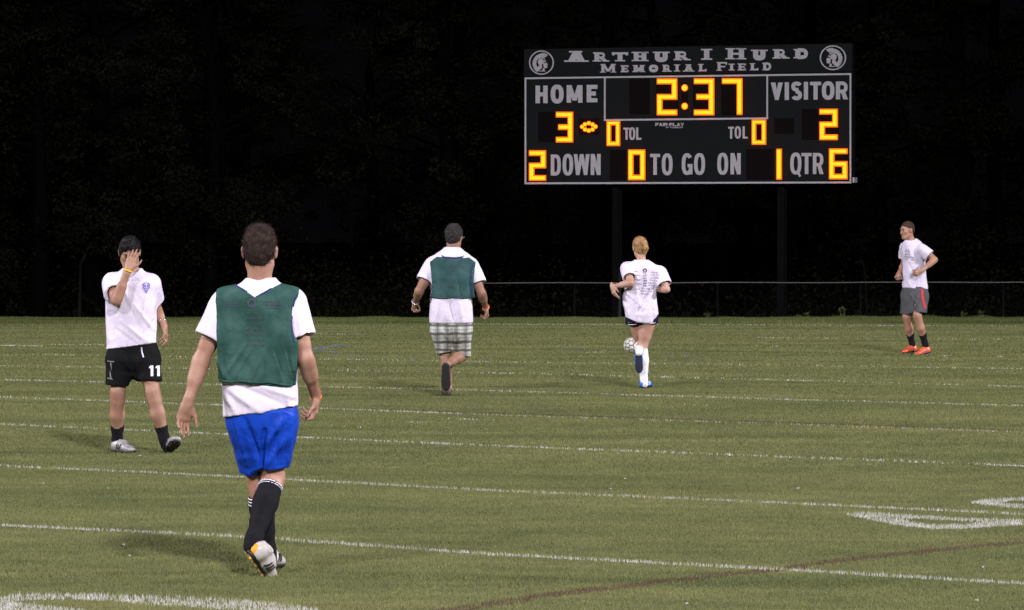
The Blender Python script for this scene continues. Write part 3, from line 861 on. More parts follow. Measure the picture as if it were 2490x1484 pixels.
# round emblems with a crested helmet head
def emblem(cx_, cy_, rx_, ry_, mir):
    """outlines traced in a 0..1456 square whose ring centre is (772, 795), radius 430"""
    mb = MB()
    def to(x, y): return bc(cx_ + mir * (x - 772) / 430 * rx_, cy_ + (y - 795) / 430 * ry_)
    def poly(pts, d):
        P_ = [to(*p) for p in pts]
        if mir > 0: P_ = P_[::-1]
        n_ = len(P_); c_ = sum(P_) / n_
        mb.add([p + bn * d for p in P_] + [p + bn * .0006 for p in P_], [tuple(range(n_))] + [(i, (i + 1) % n_, (i + 1) % n_ + n_, i + n_) for i in range(n_)])
    ring = [(772 + 430 * math.cos(a), 795 + 430 * math.sin(a)) for a in np.linspace(0, 2 * math.pi, 41)[:-1]]
    rin = [(772 + 388 * math.cos(a), 795 + 388 * math.sin(a)) for a in np.linspace(0, 2 * math.pi, 41)[:-1]]
    for i in range(40): poly([ring[i], ring[(i + 1) % 40], rin[(i + 1) % 40], rin[i]], .006)
    # crest: separate plume segments along an arc, sawtooth outside
    oa = [(1000, 520), (935, 480), (830, 452), (735, 478), (640, 520), (575, 560), (525, 630), (485, 700), (465, 790), (470, 880), (500, 965), (515, 1010), (560, 1065), (610, 1125), (700, 1080)]
    ia = [(925, 600), (880, 612), (820, 590), (745, 610), (690, 640), (640, 680), (610, 730), (595, 780), (592, 830), (600, 880), (615, 920), (640, 950), (665, 985), (700, 1010), (740, 1020)]
    for i in range(14):
        a, b, c_, d_ = np.array(oa[i]), np.array(oa[i + 1]), np.array(ia[i + 1]), np.array(ia[i])
        s1 = a + (b - a) * .06; s2 = a + (b - a) * .94
        poly([s1, (a + b) / 2 + ((a + b) / 2 - (c_ + d_) / 2) * .05, s2, d_ + (c_ - d_) * .98, d_ + (c_ - d_) * .02], .006 + .001 * (i % 2))
    poly([(660, 700), (720, 665), (800, 668), (850, 720), (860, 780), (820, 850), (740, 880), (680, 860), (645, 780)], .009)       # helmet bowl
    poly([(860, 740), (905, 700), (930, 750), (880, 790)], .0075)                                                                     # brow
    poly([(840, 810), (900, 815), (950, 790), (985, 850), (978, 900), (975, 980), (880, 1000), (850, 940)], .0105)                     # face
    poly([(700, 880), (770, 875), (800, 920), (790, 985), (730, 1040), (650, 1110), (600, 1090), (650, 960)], .012)                    # cheek guard / hair
    poly([(815, 1000), (880, 1000), (880, 1070), (915, 1105), (690, 1110), (720, 1080), (815, 1075)], .0045)                           # neck
    poly([(690, 640), (820, 600), (885, 640), (900, 690), (870, 680), (800, 645), (700, 665)], .0035)
    o = mb.build('emblem', M_white, sb, org); return o
emblem(227, 175, 84, 82, 1)['label'] = 'round emblem of a crested helmet head facing right'
emblem(2196, 142, 89, 84, -1)['label'] = 'round emblem of a crested helmet head facing left'

# digits
SEG = {'0': 'abcdef', '1': 'l', '2': 'abged', '3': 'abgcd', '6': 'afgedc', '7': 'abc', ' ': ''}
def seg_bar(par, a, b, c, d):
    """one lit segment: bright core on a slightly wider rim that paints its halo"""
    P4 = [bc(*q) for q in (a, b, c, d)]; ct = sum(P4) / 4
    V = [p + bn * .035 for p in P4] + [p + bn * .012 for p in P4]
    F = [(3, 2, 1, 0), (0, 1, 5, 4), (1, 2, 6, 5), (2, 3, 7, 6), (3, 0, 4, 7)]
    o = link_mesh('segment', V, F, M_led, par, org)
    # wider, dimmer glowing rim, added to paint the orange bloom round it
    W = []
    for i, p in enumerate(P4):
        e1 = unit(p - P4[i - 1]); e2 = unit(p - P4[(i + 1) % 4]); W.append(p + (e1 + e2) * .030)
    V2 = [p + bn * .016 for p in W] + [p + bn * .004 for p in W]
    o2 = link_mesh('segment_halo', V2, F, M_ledhalo, par, org)
def digit(ch, x0, x1, y0, y1, th=28, label=None, padx=14, pady=10):
    face = slab('digit_face', [bc(x0 - padx, y0 - pady), bc(x1 + padx, y0 - pady), bc(x1 + padx, y1 + pady), bc(x0 - padx, y1 + pady)], .0006, .003, M_face)
    if label: face['label'] = label
    ym = (y0 + y1) / 2; e = 1.0
    for s in SEG[ch]:
        if s == 'a': seg_bar(face, (x0, y0), (x1, y0), (x1, y0 + th), (x0, y0 + th))
        if s == 'd': seg_bar(face, (x0, y1 - th), (x1, y1 - th), (x1, y1), (x0, y1))
        if s == 'g': seg_bar(face, (x0 + (th * .7 if ch == '3' else (th + e if ch == '6' else (0 if ch == '2' else 0))), ym - th / 2), (x1 - th - e, ym - th / 2), (x1 - th - e, ym + th / 2), (x0 + (th * .7 if ch == '3' else (th + e if ch == '6' else 0)), ym + th / 2))
        yt = y0 + th + e; yb = y1 - th - e if ch != '7' else y1
        if s == 'b': seg_bar(face, (x1 - th, yt), (x1, yt), (x1, ym + (th / 2 if ch == '2' else -e)), (x1 - th, ym + (th / 2 if ch == '2' else -e)))
        if s == 'c': seg_bar(face, (x1 - th, ym + (th * -.5 if ch == '6' else 0)), (x1, ym + (th * -.5 if ch == '6' else 0)), (x1, yb), (x1 - th, yb))
        if s == 'e': seg_bar(face, (x0, ym + (th / 2 + e if ch in '26' else 0)), (x0 + th, ym + (th / 2 + e if ch in '26' else 0)), (x0 + th, yb), (x0, yb))
        if s == 'f': seg_bar(face, (x0, yt), (x0 + th, yt), (x0 + th, ym + (th / 2 if ch == '6' else -e)), (x0, ym + (th / 2 if ch == '6' else -e)))
        if s == 'l': seg_bar(face, (x0, y0), (x1, y0), (x1, y1), (x0, y1))
    return face
def blank(x0, x1, y0, y1, label='unlit black digit panel'):
    f = slab('digit_face', [bc(x0, y0), bc(x1, y0), bc(x1, y1), bc(x0, y1)], .0006, .003, M_face); f['label'] = label
blank(820, 958, 285, 524, 'unlit leading digit of the clock'); digit('2', 1015, 1138, 290, 523, 23, 'lit clock digit 2')
digit('3', 1265, 1388, 289, 523, 23, 'lit clock digit 3'); digit('7', 1455, 1578, 288, 520, 23, 'lit clock digit 7')
blank(205, 318, 507, 712); digit('3', 333, 435, 515, 706, 22, 'lit home score digit 3')
digit('0', 676, 752, 576, 730, 15, 'lit home time-outs digit 0', 6, 5); digit('0', 1656, 1738, 568, 721, 15, 'lit visitor time-outs digit 0', 6, 5)
blank(1985, 2096, 488, 697); digit('2', 2113, 2222, 495, 690, 22, 'lit visitor score digit 2')
blank(1800, 1932, 550, 655, 'unlit possession lamp on the visitor side')
digit('2', 151, 252, 775, 965, 22, 'lit down digit 2', 10); blank(688, 802, 763, 968); digit('0', 821, 922, 770, 961, 21, 'lit to-go digit 0')
blank(1610, 1796, 757, 966); digit('1', 1822, 1844, 765, 957, 28, 'lit ball-on digit 1'); digit('6', 2178, 2288, 763, 955, 21, 'lit quarter digit 6')
fc = slab('digit_face', [bc(480, 552), bc(616, 552), bc(616, 662), bc(480, 662)], .0006, .003, M_face); fc['label'] = 'lit possession lamp shaped like a football'
def dot(x, y, rx_, ry_, par):
    V = []; n_ = 14
    for k, (g_, d_) in enumerate(((1.0, .010), (.95, .03), (.6, .042))):
        for i in range(n_):
            a = 2 * math.pi * i / n_; V.append(bc(x + rx_ * g_ * math.cos(a), y + ry_ * g_ * math.sin(a), d_))
    F = [(k * n_ + i, k * n_ + (i + 1) % n_, (k + 1) * n_ + (i + 1) % n_, (k + 1) * n_ + i) for k in range(2) for i in range(n_)] + [tuple(range(2 * n_, 3 * n_))]
    link_mesh('lamp_dot', V, F, M_led, par, org)
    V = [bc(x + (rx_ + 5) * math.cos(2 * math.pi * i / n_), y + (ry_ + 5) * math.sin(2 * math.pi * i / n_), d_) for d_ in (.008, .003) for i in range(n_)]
    link_mesh('lamp_halo', V, [tuple(range(n_))] + [(i, (i + 1) % n_, (i + 1) % n_ + n_, i + n_) for i in range(n_)], M_ledhalo, par, org)  # glowing disc added behind the dot as its painted halo
for x, y in ((548, 584), (573, 593), (592, 607), (573, 626), (548, 634), (523, 627), (503, 608), (522, 592)):
    dot(x, y, 10.5, 10.5, fc)
fc = slab('digit_face', [bc(1172, 310), bc(1217, 310), bc(1217, 500), bc(1172, 500)], .0006, .003, M_face); fc['label'] = 'lit colon of the clock'
dot(1195, 345, 17, 19, fc); dot(1195, 469, 17, 19, fc)
slab('side_hook', [bc(2326, 950), bc(2338, 950), bc(2338, 985), bc(2326, 985)], -.2, -.02, M_white)
for px in (1486, 1888):
    t = onboard(px, 440, -.34); mb = MB()
    for c_, h_ in (((0, -.075), (.085, .009)), ((0, .075), (.085, .009)), ((0, 0), (.010, .066))):
        R = np.array([bx, bn, [0, 0, 1]])
        mb.box([t[0] + bn[0] * c_[1], t[1] + bn[1] * c_[1], (zt - .3 - .9) / 2], [h_[0], h_[1], (zt - .3 + .9) / 2], R)
    o = mb.build('post', M_post, sb, org)

# ------------------------------------------------------------------ people: materials
def skin(name, c, c2):
    m = mat(name, c, .55, spec=.35, noise=(9, c2, .4, .65), bump=(60, .12, .004))
    b = m.node_tree.nodes['Principled BSDF']; b.inputs['Subsurface Weight'].default_value = .06
    b.inputs['Subsurface Radius'].default_value = (.02, .008, .004)
    return m
def cloth(name, c, c2=None, rough=.9, bumpd=.006, sheen=.0, **k):
    return mat(name, c, rough, spec=.08, sheen=sheen if max(c) > .3 else 0, noise=(9, c2, .35, .7) if c2 else None, bump=(6.5, .6, bumpd * 5.5, 1.1), **k)
S_a = skin('skin of the player covering his face', (.33, .19, .13), (.26, .13, .085))
S_b = skin('skin of the nearest player', (.36, .205, .145), (.27, .13, .085))
S_c = skin('tanned skin', (.265, .145, .095), (.20, .10, .062))
S_d = skin('pale skin', (.42, .26, .19), (.36, .19, .135))
S_e = skin('skin of the far player', (.32, .18, .12), (.26, .13, .085))
C_tee = cloth('white cotton', (.64, .59, .70), (.58, .53, .64))
C_tee2 = cloth('white cotton, greyer', (.54, .50, .60), (.47, .435, .53))
C_vest = cloth('green mesh bib', (.012, .052, .039), (.040, .105, .088), rough=.8, trans=.11)
C_vest2 = cloth('blue-green mesh bib', (.014, .058, .054), (.035, .09, .09), rough=.8, trans=.13)
C_pipe = cloth('blue-violet piping', (.035, .04, .14))
C_blue = cloth('shiny blue shorts', (.008, .055, .42), (.006, .035, .30), rough=.45)
C_black = cloth('black shorts cloth', (.006, .006, .007), rough=.8)
C_grey = cloth('grey shorts cloth', (.075, .076, .08), (.055, .056, .06))
C_redst = cloth('red side stripe', (.50, .035, .03))
C_navy = cloth('navy shorts cloth', (.008, .009, .03))
C_sockk = cloth('black sock knit', (.010, .010, .012), rough=.95)
C_sockw = cloth('white sock knit', (.68, .66, .70))
C_print = mat('dark print', (.045, .05, .07), .8)
C_printg = mat('grey print', (.27, .26, .31), .8)
C_printv = mat('violet badge print', (.20, .16, .46), .8)
C_number = mat('white number', (.62, .62, .64), .7)
C_numred = mat('dull red letter', (.22, .03, .03), .7)
L_white = mat('white boot leather', (.50, .47, .45), .4, spec=.5, noise=(20, (.38, .35, .32), .4, .65))
L_black = mat('black rubber', (.010, .010, .010), .5)
L_orange = mat('orange moulded plastic', (.75, .30, .02), .4)
L_silver = mat('silver boot leather', (.34, .33, .33), .4, metal=.2, noise=(22, (.20, .19, .19), .4, .6))
L_red = mat('red-orange boot leather', (.68, .10, .03), .35, spec=.5, noise=(18, (.50, .07, .035), .4, .6))
L_blue = mat('bright blue boot leather', (.015, .17, .55), .35, spec=.5, noise=(18, (.01, .08, .32), .4, .6))
L_navy = mat('navy sole', (.012, .014, .035), .5)
L_brown = mat('brown slip-on leather', (.10, .065, .05), .6)
H_black = mat('black hair', (.005, .0045, .0045), .6, spec=.2)
H_brown = mat('dark brown hair', (.034, .023, .018), .85, spec=.08, noise=(30, (.018, .012, .010), .4, .6))
H_grey = mat('greying dark hair', (.022, .020, .020), .85, spec=.08, noise=(40, (.06, .057, .055), .5, .7))
H_blond = mat('blond hair', (.34, .20, .085), .6, spec=.25, noise=(22, (.17, .09, .04), .4, .62))
H_short = mat('short brown hair', (.045, .030, .021), .85, spec=.08, noise=(40, (.03, .02, .015), .4, .6))
M_eye = mat('eye white', (.15, .13, .12), .5, spec=.2); M_iris = mat('dark iris', (.02, .015, .012), .2, spec=.2)
M_brow = mat('eyebrow hair', (.03, .02, .015), .8); M_lip = mat('lips', (.33, .12, .10), .5)
B_yellow = mat('yellow rubber band', (.70, .42, .02), .5); B_orange = mat('orange wristband', (.80, .16, .02), .5)
B_brown = mat('braided bracelet', (.16, .07, .05), .8); B_silver = mat('silver watch', (.5, .5, .52), .3, metal=.8)

def frame_from(fwd, up):
    f = unit(fwd); u = np.asarray(up, float); u = unit(u - (u @ f) * f); r = np.cross(f, u)
    return np.array([r, f, u])                     # rows: right, forward, up

def head_prims(V, c, R, s=1.0, neck=None, nr=.056):
    """sculpt a head into volume V; c is the point between the ears"""
    def L(x, y, z): return np.asarray(c) + s * (x * R[0] + y * R[1] + z * R[2])
    V.add(ell(L(0, -.012, .034), np.array([.075, .097, .086]) * s, R), .02)
    V.add(ell(L(0, .028, -.035), np.array([.060, .062, .080]) * s, R), .035)
    V.add(ell(L(0, .060, -.096), np.array([.027, .024, .020]) * s, R), .025)
    for q in (-1, 1):
        V.add(cone(L(q * .050, .000, -.060), L(q * .018, .060, -.100), .017 * s, .014 * s), .03)
        V.add(ell(L(q * .042, .060, -.018), np.array([.022, .020, .020]) * s, R), .02)
        V.add(ell(L(q * .079, -.008, -.004), np.array([.009, .020, .031]) * s, R), .006)
        V.add(ell(L(q * .084, -.014, .010), np.array([.006, .017, .016]) * s, R), .005)
        V.cut(ell(L(q * .031, .101, .002), np.array([.017, .014, .010]) * s, R), .012)
    V.add(cone(L(-.030, .084, .022), L(.030, .084, .022), .010 * s, .010 * s), .018)
    V.add(cone(L(0, .090, .004), L(0, .108, -.034), .007 * s, .012 * s), .012)
    V.add(ell(L(0, .104, -.038), np.array([.017, .010, .008]) * s, R), .008)
    V.add(ell(L(0, .087, -.061), np.array([.022, .011, .005]) * s, R), .006)
    V.add(ell(L(0, .085, -.071), np.array([.019, .011, .006]) * s, R), .006)
    if neck is not None:
        V.add(cone(L(0, -.020, -.05), neck, nr * .98, nr * 1.08), .035)

def face_parts(par, c, R, base, s=1.0, brow=None):
    def L(x, y, z): return np.asarray(c) + s * (x * R[0] + y * R[1] + z * R[2])
    for q in (-1, 1):
        V, F = sphere(L(q * .031, .085, .003), .0098 * s, 8, 6); link_mesh('eye', V, F, M_eye, par, base, True)
        V, F = sphere(L(q * .031, .0915, .003), .0075 * s, 8, 6); link_mesh('iris', V, F, M_iris, par, base, True)
        mb = MB(); mb.tube([L(q * .016, .097, .019), L(q * .032, .097, .025), L(q * .047, .088, .021)], [.003 * s, .0048 * s, .003 * s], 6)
        mb.build('eyebrow', brow or M_brow, par, base, True)
    mb = MB(); mb.tube([L(-.020, .094, -.066), L(0, .100, -.065), L(.020, .094, -.066)], [.002 * s, .0035 * s, .002 * s], 6)
    mb.build('mouth', M_lip, par, base, True)

def sphere(c, r, n=12, m=8):
    V = []; F = []
    for j in range(m + 1):
        t = math.pi * j / m
        for i in range(n):
            a = 2 * math.pi * i / n; V.append(np.asarray(c) + r * np.array([math.sin(t) * math.cos(a), math.sin(t) * math.sin(a), math.cos(t)]))
    for j in range(m):
        for i in range(n): F.append((j * n + i, (j + 1) * n + i, (j + 1) * n + (i + 1) % n, j * n + (i + 1) % n))
    return np.array(V), F

def hand(V, wrist, d, nrm, side, curl=(.35, .5, .35), s=1.0, thumb_in=.5, spread=.06, curls=None):
    """d: direction wrist to knuckles, nrm: out of the palm, side: +1 when the thumb lies at +cross(d, nrm)"""
    d = unit(d); nrm = np.asarray(nrm, float); nrm = unit(nrm - (nrm @ d) * d); w = np.cross(d, nrm) * side    # towards the thumb
    wrist = np.asarray(wrist, float); R = np.array([w, d, nrm])
    V.add(cone(wrist - d * .03 * s, wrist + d * .02 * s, .026 * s, .028 * s, (nrm, .78)), .02)
    V.add(ell(wrist + d * .050 * s, np.array([.041, .052, .017]) * s, R), .02)
    V.add(cone(wrist + d * .075 * s - w * .028 * s, wrist + d * .080 * s + w * .028 * s, .0125 * s, .013 * s), .012)
    V.add(ell(wrist + d * .035 * s + w * .026 * s + nrm * .006 * s, np.array([.020, .030, .016]) * s, R), .012)
    lens = [(.040, .026, .020), (.045, .029, .021), (.042, .027, .020), (.033, .021, .018)]
    for i in range(4):
        off = (.029 - .0195 * i) * s
        p = wrist + d * (.083 - .004 * abs(i - 1)) * s + w * off
        dd = unit(d + w * spread * (1.5 - i)); nn = nrm; ang = 0
        cs = curls[i] if curls else curl
        for j in range(3):
            ang += cs[j]
            v = dd * math.cos(ang) + nn * math.sin(ang)
            q = p + v * lens[i][j] * s
            V.add(cone(p, q, (.0092 - .0008 * j) * s, (.0086 - .0010 * j) * s), .004)
            p = q
    p = wrist + d * .022 * s + w * .030 * s + nrm * .004 * s
    v = unit(d * .72 + w * .75 * (1 - thumb_in * .6) + nrm * .5 * thumb_in)
    q = p + v * .042 * s; V.add(cone(p, q, .0125 * s, .0108 * s), .010)
    v2 = unit(v * .8 + d * .45 + nrm * .35 * thumb_in - w * .1); q2 = q + v2 * .030 * s
    V.add(cone(q, q2, .0105 * s, .0088 * s), .004)
    q3 = q2 + unit(v2 + d * .2) * .022 * s; V.add(cone(q2, q3, .0092 * s, .0075 * s), .003)
    return R

def arm(V, sh, el, wr, k=1.0):
    V.add(cone(sh, el, .052 * k, .042 * k), .03)
    sh, el, wr = map(np.asarray, (sh, el, wr))
    V.add(ell(sh + (el - sh) * .12, np.array([.058, .058, .062]) * k), .03)
    V.add(cone(sh + (el - sh) * .3, sh + (el - sh) * .75, .050 * k, .045 * k), .02)
    V.add(cone(el, wr, .042 * k, .027 * k), .02)
    V.add(cone(el + (wr - el) * .12, el + (wr - el) * .45, .045 * k, .041 * k), .02)

def leg(V, hip, kn, an, k=1.0):
    hip, kn, an = map(np.asarray, (hip, kn, an)); t = unit(an - kn)
    V.add(cone(hip, kn, .088 * k, .058 * k), .03)
    V.add(cone(hip + (kn - hip) * .25, hip + (kn - hip) * .6, .086 * k, .073 * k), .03)
    V.add(cone(kn - t * .03, kn + t * .03, .057 * k, .053 * k), .02)
    V.add(cone(kn, an, .052 * k, .034 * k), .02)
    back = unit(np.cross(np.cross(t, hip - kn), t)) if np.linalg.norm(np.cross(t, unit(hip - kn))) > .12 else None
    calf_prims(V, kn, an, k)
    V.add(ell(an, np.array([.037, .037, .037]) * k), .02)

def calf_prims(V, kn, an, k=1.0, back=None, grow=0.0, cuts=()):
    L = an - kn; b = np.array([0, -1.0, 0]) if back is None else back
    b = b - (b @ unit(L)) * unit(L); b = unit(b)
    V.add(cone(kn + L * .15 + b * .012 * k, kn + L * .40 + b * .016 * k, .050 * k, .055 * k, grow=grow), .03, cuts)
    V.add(cone(kn + L * .40 + b * .016 * k, kn + L * .70 + b * .004, .053 * k, .040 * k, grow=grow), .03, cuts)

def sock(par, base, kn, an, top, k=1.0, m=None, v=.006, back=None, stripes=(), stripe_m=None, name='sock', grow=.006, foot=None):
    """top: fraction of the shank from the knee where the sock starts"""
    kn, an = np.asarray(kn, float), np.asarray(an, float); L = an - kn; t = unit(L); e = an + t * .045
    lo = np.minimum(kn, e) - .12; hi = np.maximum(kn, e) + .12
    def build(g, a, b, nm, mm, pr):
        V = Vol(lo, hi, v); c = (halfspace(kn + L * a, -t),) + ((halfspace(kn + L * b, t),) if b else ())
        V.add(cone(kn, an, .052 * k, .034 * k, grow=g), 0, c); calf_prims(V, kn, an, k, back, g, c)
        V.add(cone(an - t * .03, e, .036 * k, .036 * k, grow=g), .02, c)
        if foot is not None: V.add(cone(an, an + unit(foot) * .06, .035 * k, .028 * k, grow=g), .02, c)
        if b: V.clip(c[0]); V.clip(c[1])
        else: V.clip(c[0])
        vv, ff = V.mesh(1); return link_mesh(nm, vv, ff, mm, pr, base, True)
    s_ = build(grow, top, None, name, m or C_sockk, par)
    for a, b in stripes: build(grow + .0035, a, b, 'stripe', stripe_m or C_sockw, s_)
    return s_

# boots ------------------------------------------------------------
def boot_parts(kind):
    v = .0042
    U = Vol((-.07, -.05, -.02), (.07, .32, .16), v)
    U.add(ell((0, .045, .046), (.037, .045, .042)), .0)
    U.add(cone((0, .05, .045), (0, .135, .050), .040, .040, ((1, 0, 0), .92)), .03)
    U.add(cone((0, .12, .046), (.006, .205, .030), .041, .034, ((1, 0, 0), 1.18)), .03)
    U.add(ell((.006, .225, .028), (.041, .055, .026)), .02)
    U.add(cone((0, .045, .05), (0, .052, .088 if kind != 'slip' else .066), .037, .038, ((1, 0, 0), .9)), .02)
    if kind != 'slip': U.add(cone((0, .10, .078), (0, .16, .064), .018, .018), .02)
    U.clip(lambda X, Y, Z: .012 - Z + 0 * X + 0 * Y)
    U.cut(cone((0, .048, .085), (0, .052, .16), .029, .036), .006)
    up = U.mesh(1)
    S = Vol((-.07, -.04, -.02), (.07, .32, .04), .004)
    big = 10.0
    def foot2(X, Y, Z, g=0.0):
        d = np.sqrt(X ** 2 + (Y - .04) ** 2) - .036 - g
        t = np.clip((Y - .04) / .15, 0, 1)
        d = smin(d, np.sqrt((X - .004 * t) ** 2 + (Y - (.04 + .15 * t)) ** 2) - (.034 + .010 * t) - g + 0 * Z, .01)
        return smin(d, np.sqrt((X - .006) ** 2 + ((Y - .215) * .8) ** 2) - .042 - g + 0 * Z, .02)
    X, Y, Z = S.ax[0][:, None, None], S.ax[1][None, :, None], S.ax[2][None, None, :]
    S.F = np.maximum(foot2(X, Y, Z), np.maximum(-Z, Z - .016 - .006 * (Y < .09))).astype(np.float32) + 0 * Z
    so = S.mesh(1)
    st = MB()
    if kind == 'cleat':
        for x, y in ((-.022, .025), (.022, .025), (-.020, .065), (.020, .065), (-.032, .165), (.034, .165), (-.030, .205), (.036, .205), (-.014, .245), (.022, .245)):
            st.tube([(x, y, .004), (x, y, -.010)], [.0075, .0055], 7)
    return up, so, st
BOOTS = {k: boot_parts(k) for k in ('cleat', 'slip')}
def boot(par, base, heel, toe, up, mats, kind='cleat', s=1.0, stripes=None, heelcap=None, laces=None, name='boot', side=1, studm=None):
    """heel: sole under the heel, toe: towards the toe; mats: upper, sole"""
    f = unit(np.asarray(toe) - np.asarray(heel)); R = frame_from(f, up)
    R = np.array([R[0] * side, R[1], R[2]])
    h0 = np.asarray(heel, float) - R[1] * .004
    def tr(V): return h0 + (np.asarray(V) * s) @ R
    u_, s_, st = BOOTS[kind]
    fl = (lambda F: F[:, ::-1]) if side < 0 else (lambda F: F)
    o = link_mesh(name, tr(u_[0]), fl(u_[1]), mats[0], par, base, True)
    link_mesh('sole', tr(s_[0]), fl(s_[1]), mats[1], o, base, True)
    if kind == 'cleat':
        link_mesh('studs', tr(np.concatenate(st.V)), st.F, studm or mats[1], o, base)
    bv = BVHTree.FromPolygons(tr(u_[0]).tolist(), fl(u_[1]).tolist())
    def onb(p, dirn):
        a = tr(np.array([p]))[0]; d = (np.asarray(dirn) @ R)
        h = bv.ray_cast(Vector(a + d * .15), Vector(-d), .3)[0]
        return (np.array(h) if h is not None else a) + d * .0015
    if stripes:
        for q in (-1, 1):
            for i in range(3):
                mb = MB(); ys = .098 + .020 * i
                pts = [onb((0, ys + .016 * t, .022 + .042 * t), (q, 0, .15)) for t in (0, .33, .66, 1)]
                mb.tube(pts, [.0045] * 4, 5); mb.build('stripe', stripes, o, base)
    if laces:
        mb = MB()
        for i in range(4):
            y = .10 + .018 * i; z = .12
            pts = [onb((x, y + .006 * (x > 0), .07), (x * 8, -.2, 1)) for x in (-.022, -.01, .01, .022)]
            mb.tube(pts, .0025, 5)
        mb.build('laces', laces, o, base)
    if heelcap:
        H = Vol((-.06, -.03, -.01), (.06, .09, .11), .004)
        H.add(ell((0, .043, .044), (.0395, .0485, .046)), 0)
        H.clip(lambda X, Y, Z: (Y - .018) + 0 * X + 0 * Z); H.clip(lambda X, Y, Z: .004 - Z + 0 * X + 0 * Y)
        vv, ff = H.mesh(1); link_mesh('heel_cap', tr(vv), fl(ff), heelcap, o, base, True)
    return o

# hair ------------------------------------------------------------
def hair(par, base, c, R, m, s=1.0, grow=(.010, .012, .020), line=(.78, -.008), v=.006, strands=1500, length=.022, lean=(0, -.5, -.3), seed=1, extra=(), rough=.003, sd=(.0016), name='hair', cutears=True):
    def L(x, y, z): return np.asarray(c) + s * (x * R[0] + y * R[1] + z * R[2])
    V = Vol(np.asarray(c) - .17 * s, np.asarray(c) + .19 * s, v)
    V.add(ell(L(0, -.014, .036), (np.array([.075, .097, .086]) + np.asarray(grow)) * s, R), 0)
    V.add(ell(L(0, -.045, -.02), np.array([.060, .058, .062]) * s, R), .03)
    nrm = line[0] * R[1] - R[2]; cc = L(0, 0, line[1])
    V.clip(halfspace(cc, nrm))
    for e in extra: V.add(e(L, R, s), .02)
    vv, ff = V.mesh(1); N = vnormals(vv, ff)
    vv = vv + N * (wob(vv, 75, seed) * rough + wob(vv, 160, seed + 1) * rough * .6)[:, None]
    tri = np.concatenate([ff[:, [0, 1, 2]], ff[:, [0, 2, 3]]])
    if strands:
        rs = np.random.RandomState(seed); i = rs.randint(0, len(vv), strands)
        fl = lean[0] * R[0] + lean[1] * R[1] + lean[2] * R[2]
        d = N[i] * .75 + fl + rs.normal(0, .35, (strands, 3)); d /= np.linalg.norm(d, axis=1)[:, None]
        sdv = np.cross(d, rs.normal(0, 1, (strands, 3))); sdv /= np.linalg.norm(sdv, axis=1)[:, None]
        a = vv[i] - N[i] * .004; ln = length * rs.uniform(.4, 1.2, strands)[:, None]
        nv = np.stack([a - sdv * sd, a + sdv * sd, a + d * ln], 1).reshape(-1, 3)
        tri = np.concatenate([tri, len(vv) + np.arange(3 * strands).reshape(-1, 3)]); vv = np.concatenate([vv, nv])
    return link_mesh(name, vv, tri, m, par, base, True)

# prints lying on cloth ------------------------------------------------------------
def decal(par, base, target, layers, m, name='print', off=.003, step=6, dirn=None):
    """layers: lists of quads/polys in picture-frame coordinates, laid on the cloth they cover"""
    me = target.data
    n = len(me.vertices); co = np.empty(n * 3, np.float32); me.vertices.foreach_get('co', co); co = co.reshape(-1, 3) + np.asarray(base)
    bv = BVHTree.FromPolygons(co.tolist(), [tuple(p.vertices) for p in me.polygons])
    mb = MB(); cm = np.array([0, 0, CAMH])
    for li, Ly in enumerate(layers):
        for q in Ly:
            q = np.asarray(q, float)
            if len(q) == 4:
                e = max(np.linalg.norm(q[1] - q[0]), np.linalg.norm(q[2] - q[3])); g = max(np.linalg.norm(q[3] - q[0]), np.linalg.norm(q[2] - q[1]))
                a, b = max(1, int(e / step)), max(1, int(g / step))
                pts = [[(q[0] * (1 - i / a) + q[1] * i / a) * (1 - j / b) + (q[3] * (1 - i / a) + q[2] * i / a) * j / b for i in range(a + 1)] for j in range(b + 1)]
                flat = [p for r_ in pts for p in r_]; F = [(j * (a + 1) + i, j * (a + 1) + i + 1, (j + 1) * (a + 1) + i + 1, (j + 1) * (a + 1) + i) for j in range(b) for i in range(a)]
            else: flat = list(q); F = [tuple(range(len(q)))]
            V = []; ok = True
            for p in flat:
                d = unit(ray(p[0], p[1])); h = bv.ray_cast(Vector(cm), Vector(d), 300)
                if h[0] is None: ok = False; break
                V.append(np.array(h[0]) - d * (off + .0006 * (li % 3)))
            if ok: mb.add(V, F)
    if not mb.V: return None
    return mb.build(name, m, par, base)

def word(txt, x0, x1, y0, y1, t, gap=.18, shear=0.0, wmap=None):
    """glyph quads for a word in picture coordinates"""
    n = sum(.5 if c in '. I' else 1 for c in txt); cw = (x1 - x0) / n; x = x0; out = []
    for c in txt:
        w_ = cw * (.5 if c in '. I' else 1)
        if c != ' ': out += mapbox(glyph(c, w_ * (1 - gap), y1 - y0, t), w_ * (1 - gap), y1 - y0, (x, x + w_ * (1 - gap), y0 + shear * (x - x0), y1 + shear * (x - x0)))
        x += w_
    return out

def tube_on(par, base, target, pts, r, m, name):
    me = target.data; co = np.empty(len(me.vertices) * 3, np.float32); me.vertices.foreach_get('co', co); co = co.reshape(-1, 3) + np.asarray(base)
    bv = BVHTree.FromPolygons(co.tolist(), [tuple(p.vertices) for p in me.polygons]); cm = np.array([0, 0, CAMH]); V = []
    for (ax, ay), (bx_, by) in zip(pts[:-1], pts[1:]):
        n = max(2, int(math.hypot(bx_ - ax, by - ay) / 5))
        for i in range(n):
            d = unit(ray(ax + (bx_ - ax) * i / n, ay + (by - ay) * i / n)); h = bv.ray_cast(Vector(cm), Vector(d), 300)
            if h[0] is not None: V.append(np.array(h[0]) - d * r * .3)
    if len(V) > 1:
        mb = MB(); mb.tube(V, r, 6); return mb.build(name, m, par, base, True)

